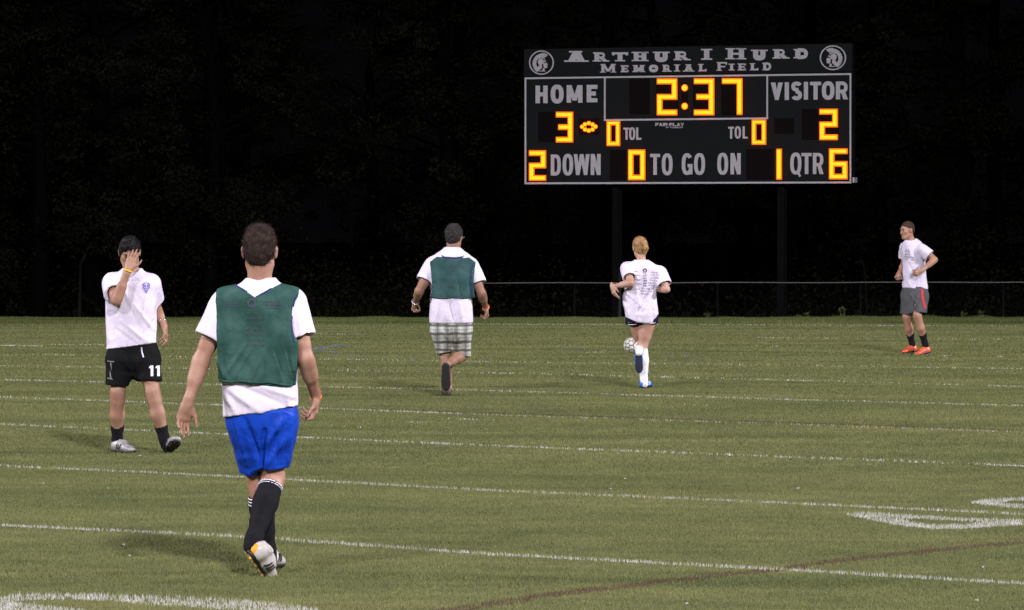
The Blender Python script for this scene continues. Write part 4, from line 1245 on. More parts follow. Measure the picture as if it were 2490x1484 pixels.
class Fig:
    def __init__(s, D, px, label):
        s.D = D; g = P(px, HOR + 5, D); s.base = np.array([g[0], D, 0.0]); s.sc = FPX / D
        s.root = empty('person', s.base, label, 'person')
    def J(s, px, py, d=0.0): return P(px, py, s.D + d)
    def keys(s, rows):
        """rows (py, cx, half width px, half depth m, depth offset, yaw degrees)"""
        out = []
        for r_ in rows:
            py, cx, hw, dp = r_[:4]; off = r_[4] if len(r_) > 4 else 0; yw = math.radians(r_[5]) if len(r_) > 5 else 0
            p = s.J(cx, py, off); out.append((p[2], p[0], p[1], hw / s.sc, dp, yw))
        return out
    def part(s, name, V, m, smooth=1, par=None, seed=0, amp=0.0, wl=9, fl=(), aniso=(1, 1, 1)):
        v, f = V.mesh(smooth)
        if amp or fl:
            N = vnormals(v, f)
            if amp: v = v + N * (amp * wob(v - s.base, wl, seed, aniso) + amp * .5 * wob(v - s.base, wl * 2.6, seed + 3, aniso))[:, None]
            if fl: v = folds(v, N, [(s.J(*a), s.J(*b), am, wd) for a, b, am, wd in fl], s.base)
        return link_mesh(name, v, f, m, par or s.root, s.base, True)
    def box(s, x0, x1, y0, y1, d0, d1, v):
        lo = s.J(x0, y1, 0); hi = s.J(x1, y0, 0)
        return Vol((lo[0], s.D + d0, max(lo[2], -.02)), (hi[0], s.D + d1, hi[2]), v)

def sleeve(V, sh, el, r0, r1, frac, k=.05, droop=0.0, carve=.009):
    """tee sleeve from the shoulder to a fraction of the upper arm, opened at the cuff"""
    sh, el = np.asarray(sh, float), np.asarray(el, float); L = el - sh; t = unit(L); c = sh + L * frac
    e = c + t * .05 + np.array([0, 0, -droop])
    V.add(cone(sh, e, r0, r1), k, (halfspace(c, t),))
    V.cut(cone(c - t * .045, c + t * .1, r1 - .020, r1 - carve), .004)

def shortleg(V, hip, hem, r0, r1, k=.05, nrm=None, carve=.010, flat=None):
    hip, hem = np.asarray(hip, float), np.asarray(hem, float); t = unit(hem - hip) if nrm is None else unit(nrm)
    V.add(cone(hip, hem + unit(hem - hip) * .05, r0, r1, flat), k, (halfspace(hem, t),))
    V.cut(cone(hem - t * .05, hem + t * .12, r1 - .022, r1 - carve, flat), .004)

# ================================================================== nearest player, seen from behind
f = Fig(22.6, 640, 'nearest player walking away, green mesh bib over white tee and bright blue shorts'); J = f.J
hc = J(632, 612, .0); HR = frame_from((.10, 1, -.06), (0, 0, 1))
shL, elL, wrL = J(549, 738), J(490, 874, -.03), J(456, 983, -.06)
shR, elR, wrR = J(707, 736), J(743, 872, -.03), J(768, 965, .12)
hipL, knL, anL = J(602, 962, .0), J(628, 1163, .13), J(652, 1345, .20)
hipR, knR, anR = J(664, 960, .0), J(663, 1168, .04), J(617, 1312, -.19)
B = f.box(415, 800, 545, 1412, -.45, .62, .0052)
tor = f.keys([(690, 632, 34, .065, .0), (712, 631, 70, .09), (740, 629, 88, .105), (800, 628, 85, .115), (880, 630, 78, .105), (960, 633, 76, .11), (1010, 634, 74, .11)])
B.add(loft(tor)); head_prims(B, hc, HR, 1.07, J(632, 700, .01), .060)
for a in ((shL, elL, wrL), (shR, elR, wrR)): arm(B, *a, k=.98)
leg(B, hipL, knL, anL, 1.0); leg(B, hipR, knR, anR, 1.0)
for a, t in ((anL, (.10, .2, -.4)), (anR, (.08, .1, -1))):
    B.add(cone(a, a + unit(t) * .07, .034, .03), .02)
hand(B, wrL, J(447, 1018, -.04) - wrL, (.55, -1, .1), -1, s=1.03, curls=[(.25, .4, .3), (.22, .35, .3), (.35, .5, .4), (.5, .7, .5)], thumb_in=.7, spread=.015)
hand(B, wrR, J(765, 1000, .13) - wrR, (-1, -.25, 0), -1, s=.98, curls=[(.55, .8, .6), (.7, .9, .7), (.85, 1.0, .7), (1.0, 1.0, .7)], thumb_in=.9)
body = f.part('body', B, S_b)
face_parts(body, hc, HR, f.base, 1.07)
hair(body, f.base, hc, HR, H_brown, 1.07, (.006, .006, .010), (.80, -.044), .0055, 4200, .019, (.15, -.25, .05), 3, rough=.003, sd=.0011,
     extra=(lambda L, R, s: ell(L(-.012, .015, .108), np.array([.052, .070, .024]) * s, R), lambda L, R, s: ell(L(.030, -.010, .103), np.array([.032, .045, .022]) * s, R)))
tk = f.keys([(676, 634, 36, .070, .01), (688, 633, 46, .080, .0), (703, 631, 72, .100), (724, 630, 96, .118), (760, 628, 99, .128), (820, 628, 97, .130), (880, 630, 95, .125), (930, 632, 92, .125), (980, 634, 91, .130), (1022, 635, 92, .130)])
T = f.box(455, 790, 660, 1040, -.3, .3, .0062)
T.add(loft(tk))
sleeve(T, shL, elL, .078, .088, .62, .06); sleeve(T, shR, elR, .078, .088, .62, .06)
T.cut(cone(J(633, 640, .01), J(633, 676, .02), .085, .064), .01)
hm = J(722, 987) - J(545, 1014); T.clip(halfspace(J(552, 1013), (hm[2], 0, -hm[0])))
tee = f.part('t_shirt', T, C_tee, 1, None, 4, .0035, 11, [((560, 945), (640, 1000), .012, .020), ((590, 940), (700, 985), -.010, .016), ((640, 938), (715, 965), .010, .014), ((553, 960), (575, 1000), .008, .015), ((690, 940), (700, 980), .008, .014),
     ((495, 800), (515, 740), .007, .014), ((742, 740), (748, 810), -.008, .012), ((725, 760), (735, 815), .007, .012)])
vk = f.keys([(686, 633, 44, .082), (703, 631, 74, .104), (722, 629, 98, .124), (760, 626, 101, .137), (820, 625, 101, .142), (880, 626, 100, .142), (915, 627, 101, .145), (930, 627, 100, .140), (942, 628, 92, .130)])
Vv = f.box(500, 750, 670, 950, -.3, .3, .0058)
Vv.add(loft(vk, grow=.004))
for s_, e_ in ((shL, elL), (shR, elR)): Vv.add(cone(s_, e_, .086, .096), .06)
Vv.cut(cone(J(632, 640, .0), J(632, 684, .0), .09, .072), .0)
def vneck(X, Y, Z):
    z0 = J(625, 724)[2]; x0 = J(624, 720)[0]
    return (np.abs(X - x0) * .86 - (Z - z0) * 1.0) * -1
a0 = J(624, 724); k_ = 32 / 50.
Vv.clip(lambda X, Y, Z: ((Z - a0[2]) - np.abs(X - a0[0]) * k_) * .8 + 0 * Y)
Vv.clip(halfspace(J(527, 720), (-1, 0, -.03))); Vv.clip(halfspace(J(729, 720), (1, 0, -.03)))
Vv.cut(ell(J(742, 778), (.068, .6, .125)), .02); Vv.cut(ell(J(503, 770), (.048, .6, .12)), .02)
hemn = J(718, 938) - J(532, 925); Vv.clip(halfspace(J(532, 926), (hemn[2], 0, -hemn[0])))
vest = f.part('mesh_bib', Vv, C_vest, 1, None, 9, .005, 10, [((545, 925), (600, 840), .010, .014), ((575, 930), (625, 850), -.010, .014), ((610, 930), (640, 860), .011, .014), ((650, 930), (655, 850), -.008, .012), ((690, 930), (665, 840), .011, .013), ((715, 925), (690, 820), -.010, .012), ((705, 760), (715, 900), .008, .012),
     ((535, 730), (560, 800), .008, .016), ((533, 880), (560, 925), .010, .012)])
tube_on(vest, f.base, vest, [(571, 693), (600, 710), (624, 722), (650, 708), (674, 693)], .005, C_pipe, 'neck_piping')
tube_on(vest, f.base, vest, [(722, 716), (714, 740), (709, 780), (711, 815), (719, 838)], .0045, C_pipe, 'armhole_piping')
tube_on(vest, f.base, vest, [(533, 925), (560, 929), (590, 927), (625, 931), (655, 930), (690, 936), (716, 938)], .006, C_vest, 'hem')
# prints of the tee showing through the bib
tx = []
for y_, x0, x1 in ((738, 545, 580), (744, 545, 582), (734, 642, 684), (741, 640, 686), (748, 645, 684)):
    tx += word('TEAMWORKS'[:7], x0, x1, y_ - 2.2, y_ + 2.2, 1.2)
for y_ in range(762, 850, 13): tx += word('SPONSOR'[:5 + y_ % 3], 598 + (y_ % 4), 645, y_ - 2, y_ + 2, 1.1)
tx += [strip(arc(612, 737, 9, 9, 0, 345, 14), 5, True)]
dc = decal(tee, f.base, vest, tx, C_print, 'back_print', .0015, 5)
S_ = f.box(540, 740, 950, 1165, -.35, .4, .006)
S_.add(loft(f.keys([(970, 634, 76, .112), (1000, 636, 80, .120), (1040, 639, 76, .12, .02), (1075, 643, 60, .09, .03), (1100, 643, 36, .05, .03)])))
shortleg(S_, J(606, 1025, .03), J(617, 1148, .12), .104, .070, .08, (.05, .1, -1)); shortleg(S_, J(664, 1025, .02), J(660, 1140, .03), .116, .084, .08, (.06, 0, -1))
S_.cut(cone(J(651, 1152, -.3), J(651, 1152, .4), .012, .012), .01)
f.part('shorts', S_, C_blue, 1, None, 6, .004, 9, [((600, 1020), (640, 1140), -.012, .014), ((690, 1020), (640, 1085), .014, .018), ((700, 1060), (650, 1130), .010, .016), ((575, 1030), (600, 1130), .010, .014), ((646, 1045), (634, 1150), -.022, .011), ((655, 1060), (646, 1140), .010, .010), ((712, 1010), (700, 1130), .008, .012), ((670, 1040), (680, 1130), -.008, .014)])
sock(f.root, f.base, knR, anR, .10, 1.02, C_sockk, .0055, None, ((.115, .135), (.15, .168)), foot=(.1, .15, -1))
sock(f.root, f.base, knL, anL, .22, 1.0, C_sockk, .0055, None, ((.235, .255), (.275, .295), (.315, .335)))
boot(f.root, f.base, J(602, 1343, -.26), J(644, 1403, -.08), (.70, -.05, .55), (L_white, L_black), s=1.08, stripes=L_black, heelcap=L_orange, studm=L_orange)
boot(f.root, f.base, J(644, 1382, .17), J(678, 1377, .42), (-.05, 0, 1), (L_white, L_black), s=1.0, stripes=L_black, heelcap=L_white, laces=L_white)
mb = MB(); q = wrR; ax_ = unit(wrR - elR); uu = unit(np.cross(ax_, (0, 0, 1))); vv_ = np.cross(ax_, uu)
mb.tube([q + .030 * (math.cos(a) * uu + math.sin(a) * vv_) - ax_ * .0 for a in np.linspace(0, 2 * math.pi, 17)], .0035, 5, False); mb.build('wristband', B_orange, f.root, f.base, True)

def ring(fig, c, ax_, r, tr, m, name):
    ax_ = unit(ax_); uu = unit(np.cross(ax_, (.1, .2, 1) if abs(ax_[2]) < .9 else (1, 0, 0))); vv_ = np.cross(ax_, uu); mb = MB()
    mb.tube([np.asarray(c) + r * (math.cos(a) * uu + math.sin(a) * vv_) for a in np.linspace(0, 2 * math.pi, 17)], tr, 6, False)
    return mb.build(name, m, fig.root, fig.base, True)

# ================================================================== player covering his face
f = Fig(34.4, 325, 'dark-haired player in white tee and black number 11 shorts covering his face with one hand'); J = f.J
hc = J(315, 615, -.03); HR = frame_from((.12, -1, -.40), (.03, -.3, 1))
shL, elL, wrL = J(272, 686, -.0), J(283, 731, -.25), J(312, 655, -.245)
shR, elR, wrR = J(367, 688, .02), J(380, 752, .17), J(399, 793, .03)
hipL, knL, anL = J(298, 822, .0), J(286, 962, -.02), J(285, 1076, .10)
hipR, knR, anR = J(344, 822, .0), J(373, 962, -.08), J(400, 1070, -.02)
B = f.box(235, 455, 560, 1112, -.55, .42, .0062)
B.add(loft(f.keys([(662, 321, 22, .065), (676, 320, 46, .09), (700, 320, 53, .11), (760, 320, 50, .105), (830, 321, 52, .11), (855, 321, 50, .11)])))
head_prims(B, hc, HR, 1.0, J(321, 668, .0), .056)
for a in ((shL, elL, wrL), (shR, elR, wrR)): arm(B, *a, k=.93)
leg(B, hipL, knL, anL, .98); leg(B, hipR, knR, anR, .98)
hand(B, wrL, J(323, 622, -.215) - wrL, (.1, 1, -.1), -1, s=1.0, curls=[(-.02, .25, .15), (.0, .2, .15), (.0, .25, .15), (.1, .3, .2)], spread=.10, thumb_in=.3)
hand(B, wrR, J(403, 815, .0) - wrR, (-.9, .3, 0), 1, s=1.0, curls=[(.3, .5, .3), (.35, .5, .4), (.45, .6, .4), (.5, .6, .4)], thumb_in=.6)
body = f.part('body', B, S_a); face_parts(body, hc, HR, f.base)
hair(body, f.base, hc, HR, H_black, 1.0, (.006, .006, .010), (.55, .004), .006, 3000, .028, (-.4, .4, -.9), 8, rough=.005, sd=.0020,
     extra=(lambda L, R, s: ell(L(.045, .062, .080), np.array([.030, .032, .024]), R), lambda L, R, s: ell(L(.072, .01, .02), np.array([.012, .030, .034]), R)))
T = f.box(235, 405, 640, 862, -.35, .32, .0068)
T.add(loft(f.keys([(652, 322, 24, .070), (664, 321, 34, .088), (676, 320, 50, .108), (692, 320, 60, .122), (730, 320, 61, .128), (790, 321, 60, .126), (830, 321, 61, .128), (856, 321, 62, .130)])))
sleeve(T, shL, elL, .078, .084, .62, .05); sleeve(T, shR, elR, .076, .084, .66, .05)
T.cut(cone(J(321, 628, -.01), J(321, 654, -.03), .085, .060), .01)
T.clip(halfspace(J(260, 850), ((J(382, 833) - J(260, 850))[2], 0, -(J(382, 833) - J(260, 850))[0])))
tee = f.part('t_shirt', T, C_tee, 1, None, 14, .004, 11, [((300, 780), (360, 830), .009, .018), ((290, 700), (340, 790), -.008, .02), ((330, 740), (375, 800), .008, .016), ((285, 800), (330, 835), -.008, .014), ((360, 720), (345, 780), .007, .014), ((262, 700), (262, 830), .008, .02), ((375, 780), (340, 835), -.006, .012)])
bd = [[(346, 690), (351, 687.5), (356, 687), (361, 688), (365, 691), (364, 700), (355.5, 715), (347, 700)]]
decal(tee, f.base, tee, [bd], C_printv, 'badge')
decal(tee, f.base, tee, [strip([(351, 693), (355, 690), (360, 693)], 1.6), strip([(355.5, 691), (355.5, 698)], 1.4), strip([(350, 700), (361, 700)], 1.2), strip([(352, 704), (360, 704)], 1.2)], C_tee, 'badge_lettering', .005)
S_ = f.box(240, 415, 815, 945, -.35, .35, .0065)
S_.add(loft(f.keys([(808, 322, 53, .106), (825, 322, 55, .112), (850, 322, 59, .118), (878, 324, 60, .12), (895, 325, 44, .09), (905, 325, 26, .05)])))
shortleg(S_, J(292, 882), J(286, 938, -.01), .106, .094, .06, (-.10, 0, -1)); shortleg(S_, J(352, 878), J(364, 927, -.05), .108, .100, .08, (-.02, -.1, -1))
S_.cut(cone(J(325, 940, -.3), J(325, 940, .3), .030, .030), .03)
sh = f.part('shorts', S_, C_black, 1, None, 16, .004, 10, [((300, 860), (320, 900), .008, .016), ((345, 860), (335, 900), .008, .014)])
decal(sh, f.base, sh, word('11', 363, 395, 889, 915, 6.5), C_number, 'number', step=4)
C_numdim = mat('grey letter outline', (.20, .19, .19), .7)
decal(sh, f.base, sh, mapbox(glyph('N', 20, 44, 7.0, True), 20, 44, (261, 277, 877, 921, 879, 924)), C_numdim, 'leg_letter_outline', step=4)
decal(sh, f.base, sh, mapbox(glyph('N', 20, 44, 4.6, True), 20, 44, (262, 276, 879, 919, 881, 922)), C_black, 'leg_letter', .0055, step=4)
decal(sh, f.base, sh, mapbox(glyph('I', 12, 44, 6.5, True), 12, 44, (255, 262, 876, 916, 877, 918)), C_numred, 'leg_letter', step=4)
mb = MB(); a = J(346, 850, -.145); mb.tube([J(344, 845, -.14), J(345, 856, -.15), J(349, 869, -.15)], .006, 6); mb.build('drawstring', C_tee, f.root, f.base, True)
fr = np.array([0, 1.0, 0])
sock(f.root, f.base, knL, anL, .62, .98, C_sockk, .006, fr); sock(f.root, f.base, knR, anR, .68, .98, C_sockk, .006, fr)
boot(f.root, f.base, J(275, 1099, .12), J(325, 1102, -.06), (0, 0, 1), (L_silver, L_black), stripes=L_black, laces=L_silver, heelcap=L_silver)
boot(f.root, f.base, J(404, 1103, .02), J(430, 1078, -.17), (-.05, .75, .7), (L_silver, L_black), stripes=L_black, laces=L_silver)
ring(f, wrL + unit(elL - wrL) * .012, elL - wrL, .032, .008, B_yellow, 'wristband')
ring(f, wrR + unit(elR - wrR) * .02, elR - wrR, .031, .0035, B_brown, 'bracelet'); ring(f, wrR + unit(elR - wrR) * .045, elR - wrR, .032, .0035, B_silver, 'bracelet')

# ================================================================== older player running away
f = Fig(45.6, 1098, 'heavy-set older player running away in green mesh bib and plaid shorts'); J = f.J
hc = J(1104, 578, .02); HR = frame_from((.30, 1, -.08), (0, 0, 1))
shL, elL, wrL = J(1052, 646), J(1020, 707, -.08), J(1010, 735, .13)
shR, elR, wrR = J(1144, 648), J(1170, 712, -.06), J(1181, 748, .14)
hipL, knL, anL = J(1079, 757, .0), J(1083, 862, .06), J(1091, 945, -.02)
hipR, knR, anR = J(1118, 757, .0), J(1124, 864, .10), J(1089, 886, -.27)
B = f.box(990, 1195, 540, 972, -.55, .55, .0075)
B.add(loft(f.keys([(612, 1101, 18, .07), (622, 1100, 36, .10), (640, 1099, 48, .125), (680, 1098, 46, .15), (740, 1097, 46, .155), (790, 1097, 46, .14)])))
head_prims(B, hc, HR, 1.03, J(1101, 616), .068)
for a in ((shL, elL, wrL), (shR, elR, wrR)): arm(B, *a, k=1.08)
leg(B, hipL, knL, anL, 1.02); leg(B, hipR, knR, anR, 1.02)
hand(B, wrL, J(1006, 752, .17) - wrL, (.6, -.3, -.2), -1, s=1.05, curls=[(1.1, 1.3, .8)] * 4, thumb_in=.9)
hand(B, wrR, J(1184, 768, .17) - wrR, (-.8, -.3, 0), -1, s=1.05, curls=[(.9, 1.1, .8)] * 4, thumb_in=.9)
body = f.part('body', B, S_c); face_parts(body, hc, HR, f.base, 1.03)
hair(body, f.base, hc, HR, H_grey, 1.05, (.014, .014, .020), (.80, -.045), .0065, 1600, .016, (0, -.2, .1), 13, rough=.0045)
g_ = MB()
for q in (-1, 1):
    g_.tube([hc + (q * .084) * HR[0] + .0 * HR[1] + .012 * HR[2], hc + (q * .082) * HR[0] + .09 * HR[1] + .010 * HR[2]], .0028, 5)
    pts = [hc + (q * .036 + .026 * math.cos(a)) * HR[0] + .105 * HR[1] + (.004 + .018 * math.sin(a)) * HR[2] for a in np.linspace(0, 2 * math.pi, 13)]
    g_.tube(pts, .0028, 5, False)
g_.build('glasses', B_silver, body, f.base, True)
T = f.box(1005, 1190, 598, 800, -.35, .35, .0085)
T.add(loft(f.keys([(602, 1101, 19, .08), (609, 1101, 27, .10), (619, 1100, 42, .125), (640, 1099, 50, .14), (680, 1098, 50, .165), (730, 1097, 51, .175), (770, 1097, 53, .175), (795, 1097, 54, .17)])))
sleeve(T, shL, elL, .088, .096, .62, .05); sleeve(T, shR, elR, .088, .098, .66, .05)
T.cut(cone(J(1101, 575, .0), J(1101, 590, .0), .10, .078), .01)
T.clip(halfspace(J(1097, 786), (0, 0, -1)))
tee = f.part('t_shirt', T, C_tee, 1, None, 24, .005, 10, [((1065, 735), (1062, 780), .010, .02), ((1095, 738), (1105, 780), -.010, .02), ((1120, 738), (1125, 782), .010, .02), ((1080, 740), (1085, 775), .008, .02)])
Vv = f.box(1030, 1165, 605, 735, -.35, .35, .0078)
Vv.add(loft(f.keys([(610, 1101, 24, .095), (620, 1101, 38, .120), (632, 1099, 50, .142), (645, 1098, 53, .155), (680, 1098, 54, .180), (715, 1098, 54, .190), (730, 1098, 52, .185)]), .004))
for s_, e_ in ((shL, elL), (shR, elR)): Vv.add(cone(s_, e_, .096, .104), .05)
Vv.cut(cone(J(1101, 585, .0), J(1101, 610, .0), .09, .09), .0)
Vv.cut(ell(J(1101, 606, -.16), (.155, .14, .085)), .0)
Vv.clip(halfspace(J(1046, 660), (-1, 0, 0))); Vv.clip(halfspace(J(1157, 660), (1, 0, 0))); Vv.clip(halfspace(J(1052, 632), (-.6, 0, .8))); Vv.clip(halfspace(J(1150, 632), (.6, 0, .8))); Vv.cut(ell(J(1040, 688), (.045, .6, .20)), .02); Vv.cut(ell(J(1163, 688), (.045, .6, .20)), .02); Vv.clip(halfspace(J(1097, 725), (0, 0, -1)))
vest = f.part('mesh_bib', Vv, C_vest2, 1, None, 29, .005, 11, [((1060, 660), (1075, 720), .008, .02), ((1110, 650), (1120, 720), -.008, .02), ((1090, 660), (1095, 715), .009, .018), ((1135, 650), (1130, 715), .008, .016)])
tube_on(vest, f.base, vest, [(1068, 619), (1080, 625), (1101, 628), (1122, 625), (1134, 620)], .006, C_pipe, 'neck_piping')
tube_on(vest, f.base, vest, [(1152, 640), (1146, 660), (1146, 690), (1148, 722)], .005, C_pipe, 'armhole_piping')
tube_on(vest, f.base, vest, [(1048, 724), (1075, 725), (1101, 725), (1125, 725), (1148, 724)], .005, C_vest2, 'hem')
tx = [strip(arc(1100, 637, 4, 4, 0, 345, 10), 2.6, True)]
for y_, x0, x1 in ((637, 1072, 1086), (638, 1113, 1128), (641, 1113, 1127), (652, 1094, 1106), (658, 1092, 1128), (664, 1094, 1107), (672, 1093, 1108), (684, 1095, 1106), (696, 1094, 1107)): tx += word('BACKSIX'[:4], x0, x1, y_ - 1.3, y_ + 1.3, .9)
decal(tee, f.base, vest, tx, C_print, 'back_print', .003, 4)
m = bpy.data.materials.new('plaid shorts cloth'); m.use_nodes = True; nt = m.node_tree; b = nt.nodes['Principled BSDF']; b.inputs['Roughness'].default_value = .9; b.inputs['Specular IOR Level'].default_value = .1
tc = nt.nodes.new('ShaderNodeTexCoord'); sx = nt.nodes.new('ShaderNodeSeparateXYZ')
nz = nt.nodes.new('ShaderNodeTexNoise'); nz.inputs['Scale'].default_value = 5; va = nt.nodes.new('ShaderNodeVectorMath'); va.operation = 'MULTIPLY_ADD'; va.inputs[1].default_value = (.05, .05, .05)
nt.links.new(tc.outputs['Object'], nz.inputs['Vector']); nt.links.new(nz.outputs['Color'], va.inputs[0]); nt.links.new(tc.outputs['Object'], va.inputs[2]); nt.links.new(va.outputs[0], sx.inputs[0])
def band(axis, period, off, half):
    a = nt.nodes.new('ShaderNodeMath'); a.operation = 'ADD'; a.inputs[1].default_value = off + 10 * period; nt.links.new(sx.outputs[axis], a.inputs[0])
    p = nt.nodes.new('ShaderNodeMath'); p.operation = 'PINGPONG'; p.inputs[1].default_value = period / 2; nt.links.new(a.outputs[0], p.inputs[0])
    c = nt.nodes.new('ShaderNodeMapRange'); c.inputs['From Min'].default_value = half * 1.25; c.inputs['From Max'].default_value = half * .75; nt.links.new(p.outputs[0], c.inputs['Value']); return c.outputs[0]
cur = None
base_c = (.40, .41, .36, 1)
for axis, per, off, half, col, fac in (('X', .098, .02, .021, (.16, .165, .155, 1), .62), ('X', .098, .072, .004, (.62, .62, .58, 1), .8), ('Z', .086, .015, .0135, (.040, .044, .042, 1), .80), ('Z', .086, .058, .0035, (.10, .105, .10, 1), .6), ('X', .098, .018, .0035, (.05, .05, .05, 1), .6)):
    mx = nt.nodes.new('ShaderNodeMix'); mx.data_type = 'RGBA'; mu = nt.nodes.new('ShaderNodeMath'); mu.operation = 'MULTIPLY'; mu.inputs[1].default_value = fac
    nt.links.new(band(axis, per, off, half), mu.inputs[0]); nt.links.new(mu.outputs[0], mx.inputs['Factor'])
    if cur is None: mx.inputs['A'].default_value = base_c
    else: nt.links.new(cur, mx.inputs['A'])
    mx.inputs['B'].default_value = col; cur = mx.outputs['Result']
nt.links.new(cur, b.inputs['Base Color']); C_plaid = m
S_ = f.box(1030, 1165, 770, 872, -.35, .42, .008)
S_.add(loft(f.keys([(778, 1097, 50, .155), (800, 1097, 50, .16), (812, 1097, 48, .15), (828, 1099, 36, .11), (838, 1100, 20, .06)])))
shortleg(S_, J(1077, 806), J(1082, 858, .05), .122, .086, .05, (.22, 0, -1)); shortleg(S_, J(1120, 806), J(1123, 861, .08), .122, .089, .05, (-.26, .15, -1))
S_.cut(cone(J(1102, 868, -.4), J(1102, 868, .4), .022, .022), .02)
f.part('shorts', S_, C_plaid, 1, None, 26, .005, 11, [((1098, 800), (1101, 855), -.022, .012), ((1072, 800), (1092, 825), .008, .014), ((1130, 800), (1108, 830), .008, .014)])
boot(f.root, f.base, J(1084, 884, -.34), J(1083, 950, -.31), (0, 1, .08), (L_brown, L_black), kind='slip', s=1.07)
boot(f.root, f.base, J(1089, 963, -.07), J(1080, 955, .22), (0, 0, 1), (L_brown, L_black), kind='slip', s=1.04)
ring(f, wrL + unit(elL - wrL) * .01, elL - wrL, .034, .009, B_silver, 'watch'); ring(f, wrR, elR - wrR, .033, .009, B_orange, 'wristband')

# ================================================================== running woman
f = Fig(47.6, 1562, 'blond woman running away after the ball, white tee, white knee socks, blue boots'); J = f.J
hc = J(1556, 603, .02); HR = frame_from((-.25, 1, -.05), (-.05, 0, 1))
shL, elL, wrL = J(1525, 653), J(1534, 689, -.20), J(1489, 697, -.06)
shR, elR, wrR = J(1605, 664), J(1621, 704, -.10), J(1585, 702, .08)
hipL, knL, anL = J(1548, 770, .0), J(1557, 840, .24), J(1554, 856, -.14)
hipR, knR, anR = J(1578, 770, .0), J(1562, 846, .02), J(1566, 925, -.02)
B = f.box(1475, 1640, 568, 950, -.48, .55, .0068)
B.add(loft(f.keys([(636, 1560, 16, .055), (645, 1562, 28, .075), (660, 1563, 34, .09), (700, 1560, 31, .09), (730, 1558, 31, .09), (765, 1561, 38, .115), (785, 1562, 38, .115)])))
head_prims(B, hc, HR, .95, J(1560, 638), .046)
for a in ((shL, elL, wrL), (shR, elR, wrR)): arm(B, *a, k=.84)
leg(B, hipL, knL, anL, .93); leg(B, hipR, knR, anR, .93)
hand(B, wrL, J(1493, 712, -.08) - wrL, (.8, .5, .2), 1, s=.92, curls=[(.2, .3, .2), (.3, .4, .2), (.4, .4, .3), (.5, .5, .3)], thumb_in=.3)
hand(B, wrR, J(1575, 700, .14) - wrR, (0, .3, -1), 1, s=.92, curls=[(.8, .9, .6)] * 4, thumb_in=.8)
body = f.part('body', B, S_d); face_parts(body, hc, HR, f.base, .95)
hr = hair(body, f.base, hc, HR, H_blond, .95, (.010, .012, .014), (.80, -.030), .006, 900, .016, (0, -.2, -.3), 18, rough=.002, name='hair')
PT = Vol(hc - .2, hc + .2, .0058); Lh = lambda x, y, z: hc + .95 * (x * HR[0] + y * HR[1] + z * HR[2])
PT.add(cone(Lh(.03, -.105, .055), Lh(.028, -.135, -.01), .022, .032), 0); PT.add(cone(Lh(.028, -.135, -.01), Lh(.024, -.125, -.065), .032, .020), .02)
PT.add(ell(Lh(.03, -.102, .06), (.026, .022, .022)), .02)
v_, f_ = PT.mesh(1); N_ = vnormals(v_, f_); v_ = v_ + N_ * (.004 * np.sin((v_[:, 0] - hc[0]) * 480 + 2 * wob(v_, 20, 3)))[:, None]
link_mesh('ponytail', v_, f_, H_blond, body, f.base, True)
T = f.box(1495, 1645, 622, 800, -.32, .32, .0078)
T.add(loft(f.keys([(632, 1560, 17, .065), (640, 1562, 28, .085), (652, 1563, 40, .105), (670, 1562, 41, .115), (700, 1558, 38, .118), (722, 1555, 41, .125), (745, 1558, 41, .135), (765, 1560, 40, .140), (778, 1560, 37, .135), (792, 1561, 34, .125)])))
sleeve(T, shL, elL, .076, .080, .66, .05); sleeve(T, shR, elR, .076, .086, .72, .05)
T.cut(cone(J(1559, 612, .0), J(1559, 630, .0), .08, .055), .01)
T.clip(lambda X, Y, Z: (J(1524, 771)[2] - .0 - Z) - .0 + (-(.16) * np.clip((X - J(1524, 0)[0]) / .12, 0, 1) ** .0 * 0) + 0 * X * Y - np.interp(X, [J(1520, 0)[0], J(1550, 0)[0], J(1570, 0)[0], J(1600, 0)[0]], [.0, .055, .066, .066]))
tee = f.part('t_shirt', T, C_tee, 1, None, 34, .0045, 12, [((1545, 700), (1556, 745), .010, .016), ((1590, 690), (1556, 745), .012, .014), ((1575, 705), (1550, 760), -.010, .014), ((1520, 705), (1545, 735), .009, .014), ((1530, 720), (1560, 760), -.008, .014), ((1585, 715), (1592, 770), .007, .014), ((1515, 735), (1530, 765), .007, .014), ((1604, 655), (1612, 690), -.006, .010)])
tx = [strip(arc(1568, 658, 4.2, 4.0, 0, 345, 12), 2.4, True)]; tg = []
for y_, t_ in ((666, '11'), (671, 'FIT'), (677, 'LEX'), (683, 'TEAM'), (689, 'ONE'), (695, 'BIG')): tx += word(t_, 1564, 1573, y_ - 1.8, y_ + 1.8, .9)
for y_, x0, x1, t_ in ((662, 1583, 1600, 'SPONSOR'), (668, 1583, 1602, 'FIELDS'), (675, 1584, 1601, 'LIONS'), (681, 1580, 1598, 'TRAILS'), (688, 1578, 1594, 'MARKET'), (694, 1578, 1592, 'OFFICE'), (701, 1560, 1590, 'RESTAURANT'), (707, 1558, 1586, 'SERVICES'), (714, 1558, 1580, 'REALTY'),
        (660, 1543, 1554, 'BANK'), (669, 1543, 1556, 'HOTEL'), (680, 1546, 1558, 'SALON'), (690, 1546, 1560, 'PHARM'), (703, 1544, 1554, 'CAFE')): tg += word(t_, x0, x1, y_ - 1.7, y_ + 1.7, .8, shear=.08)
decal(tee, f.base, tee, tx, C_print, 'back_print', .004, 4); decal(tee, f.base, tee, tg, C_printg, 'sponsor_print', .004, 4)
S_ = f.box(1505, 1615, 755, 810, -.32, .36, .0075)
S_.add(loft(f.keys([(758, 1560, 36, .12), (775, 1560, 37.5, .12), (784, 1561, 36, .115)])))
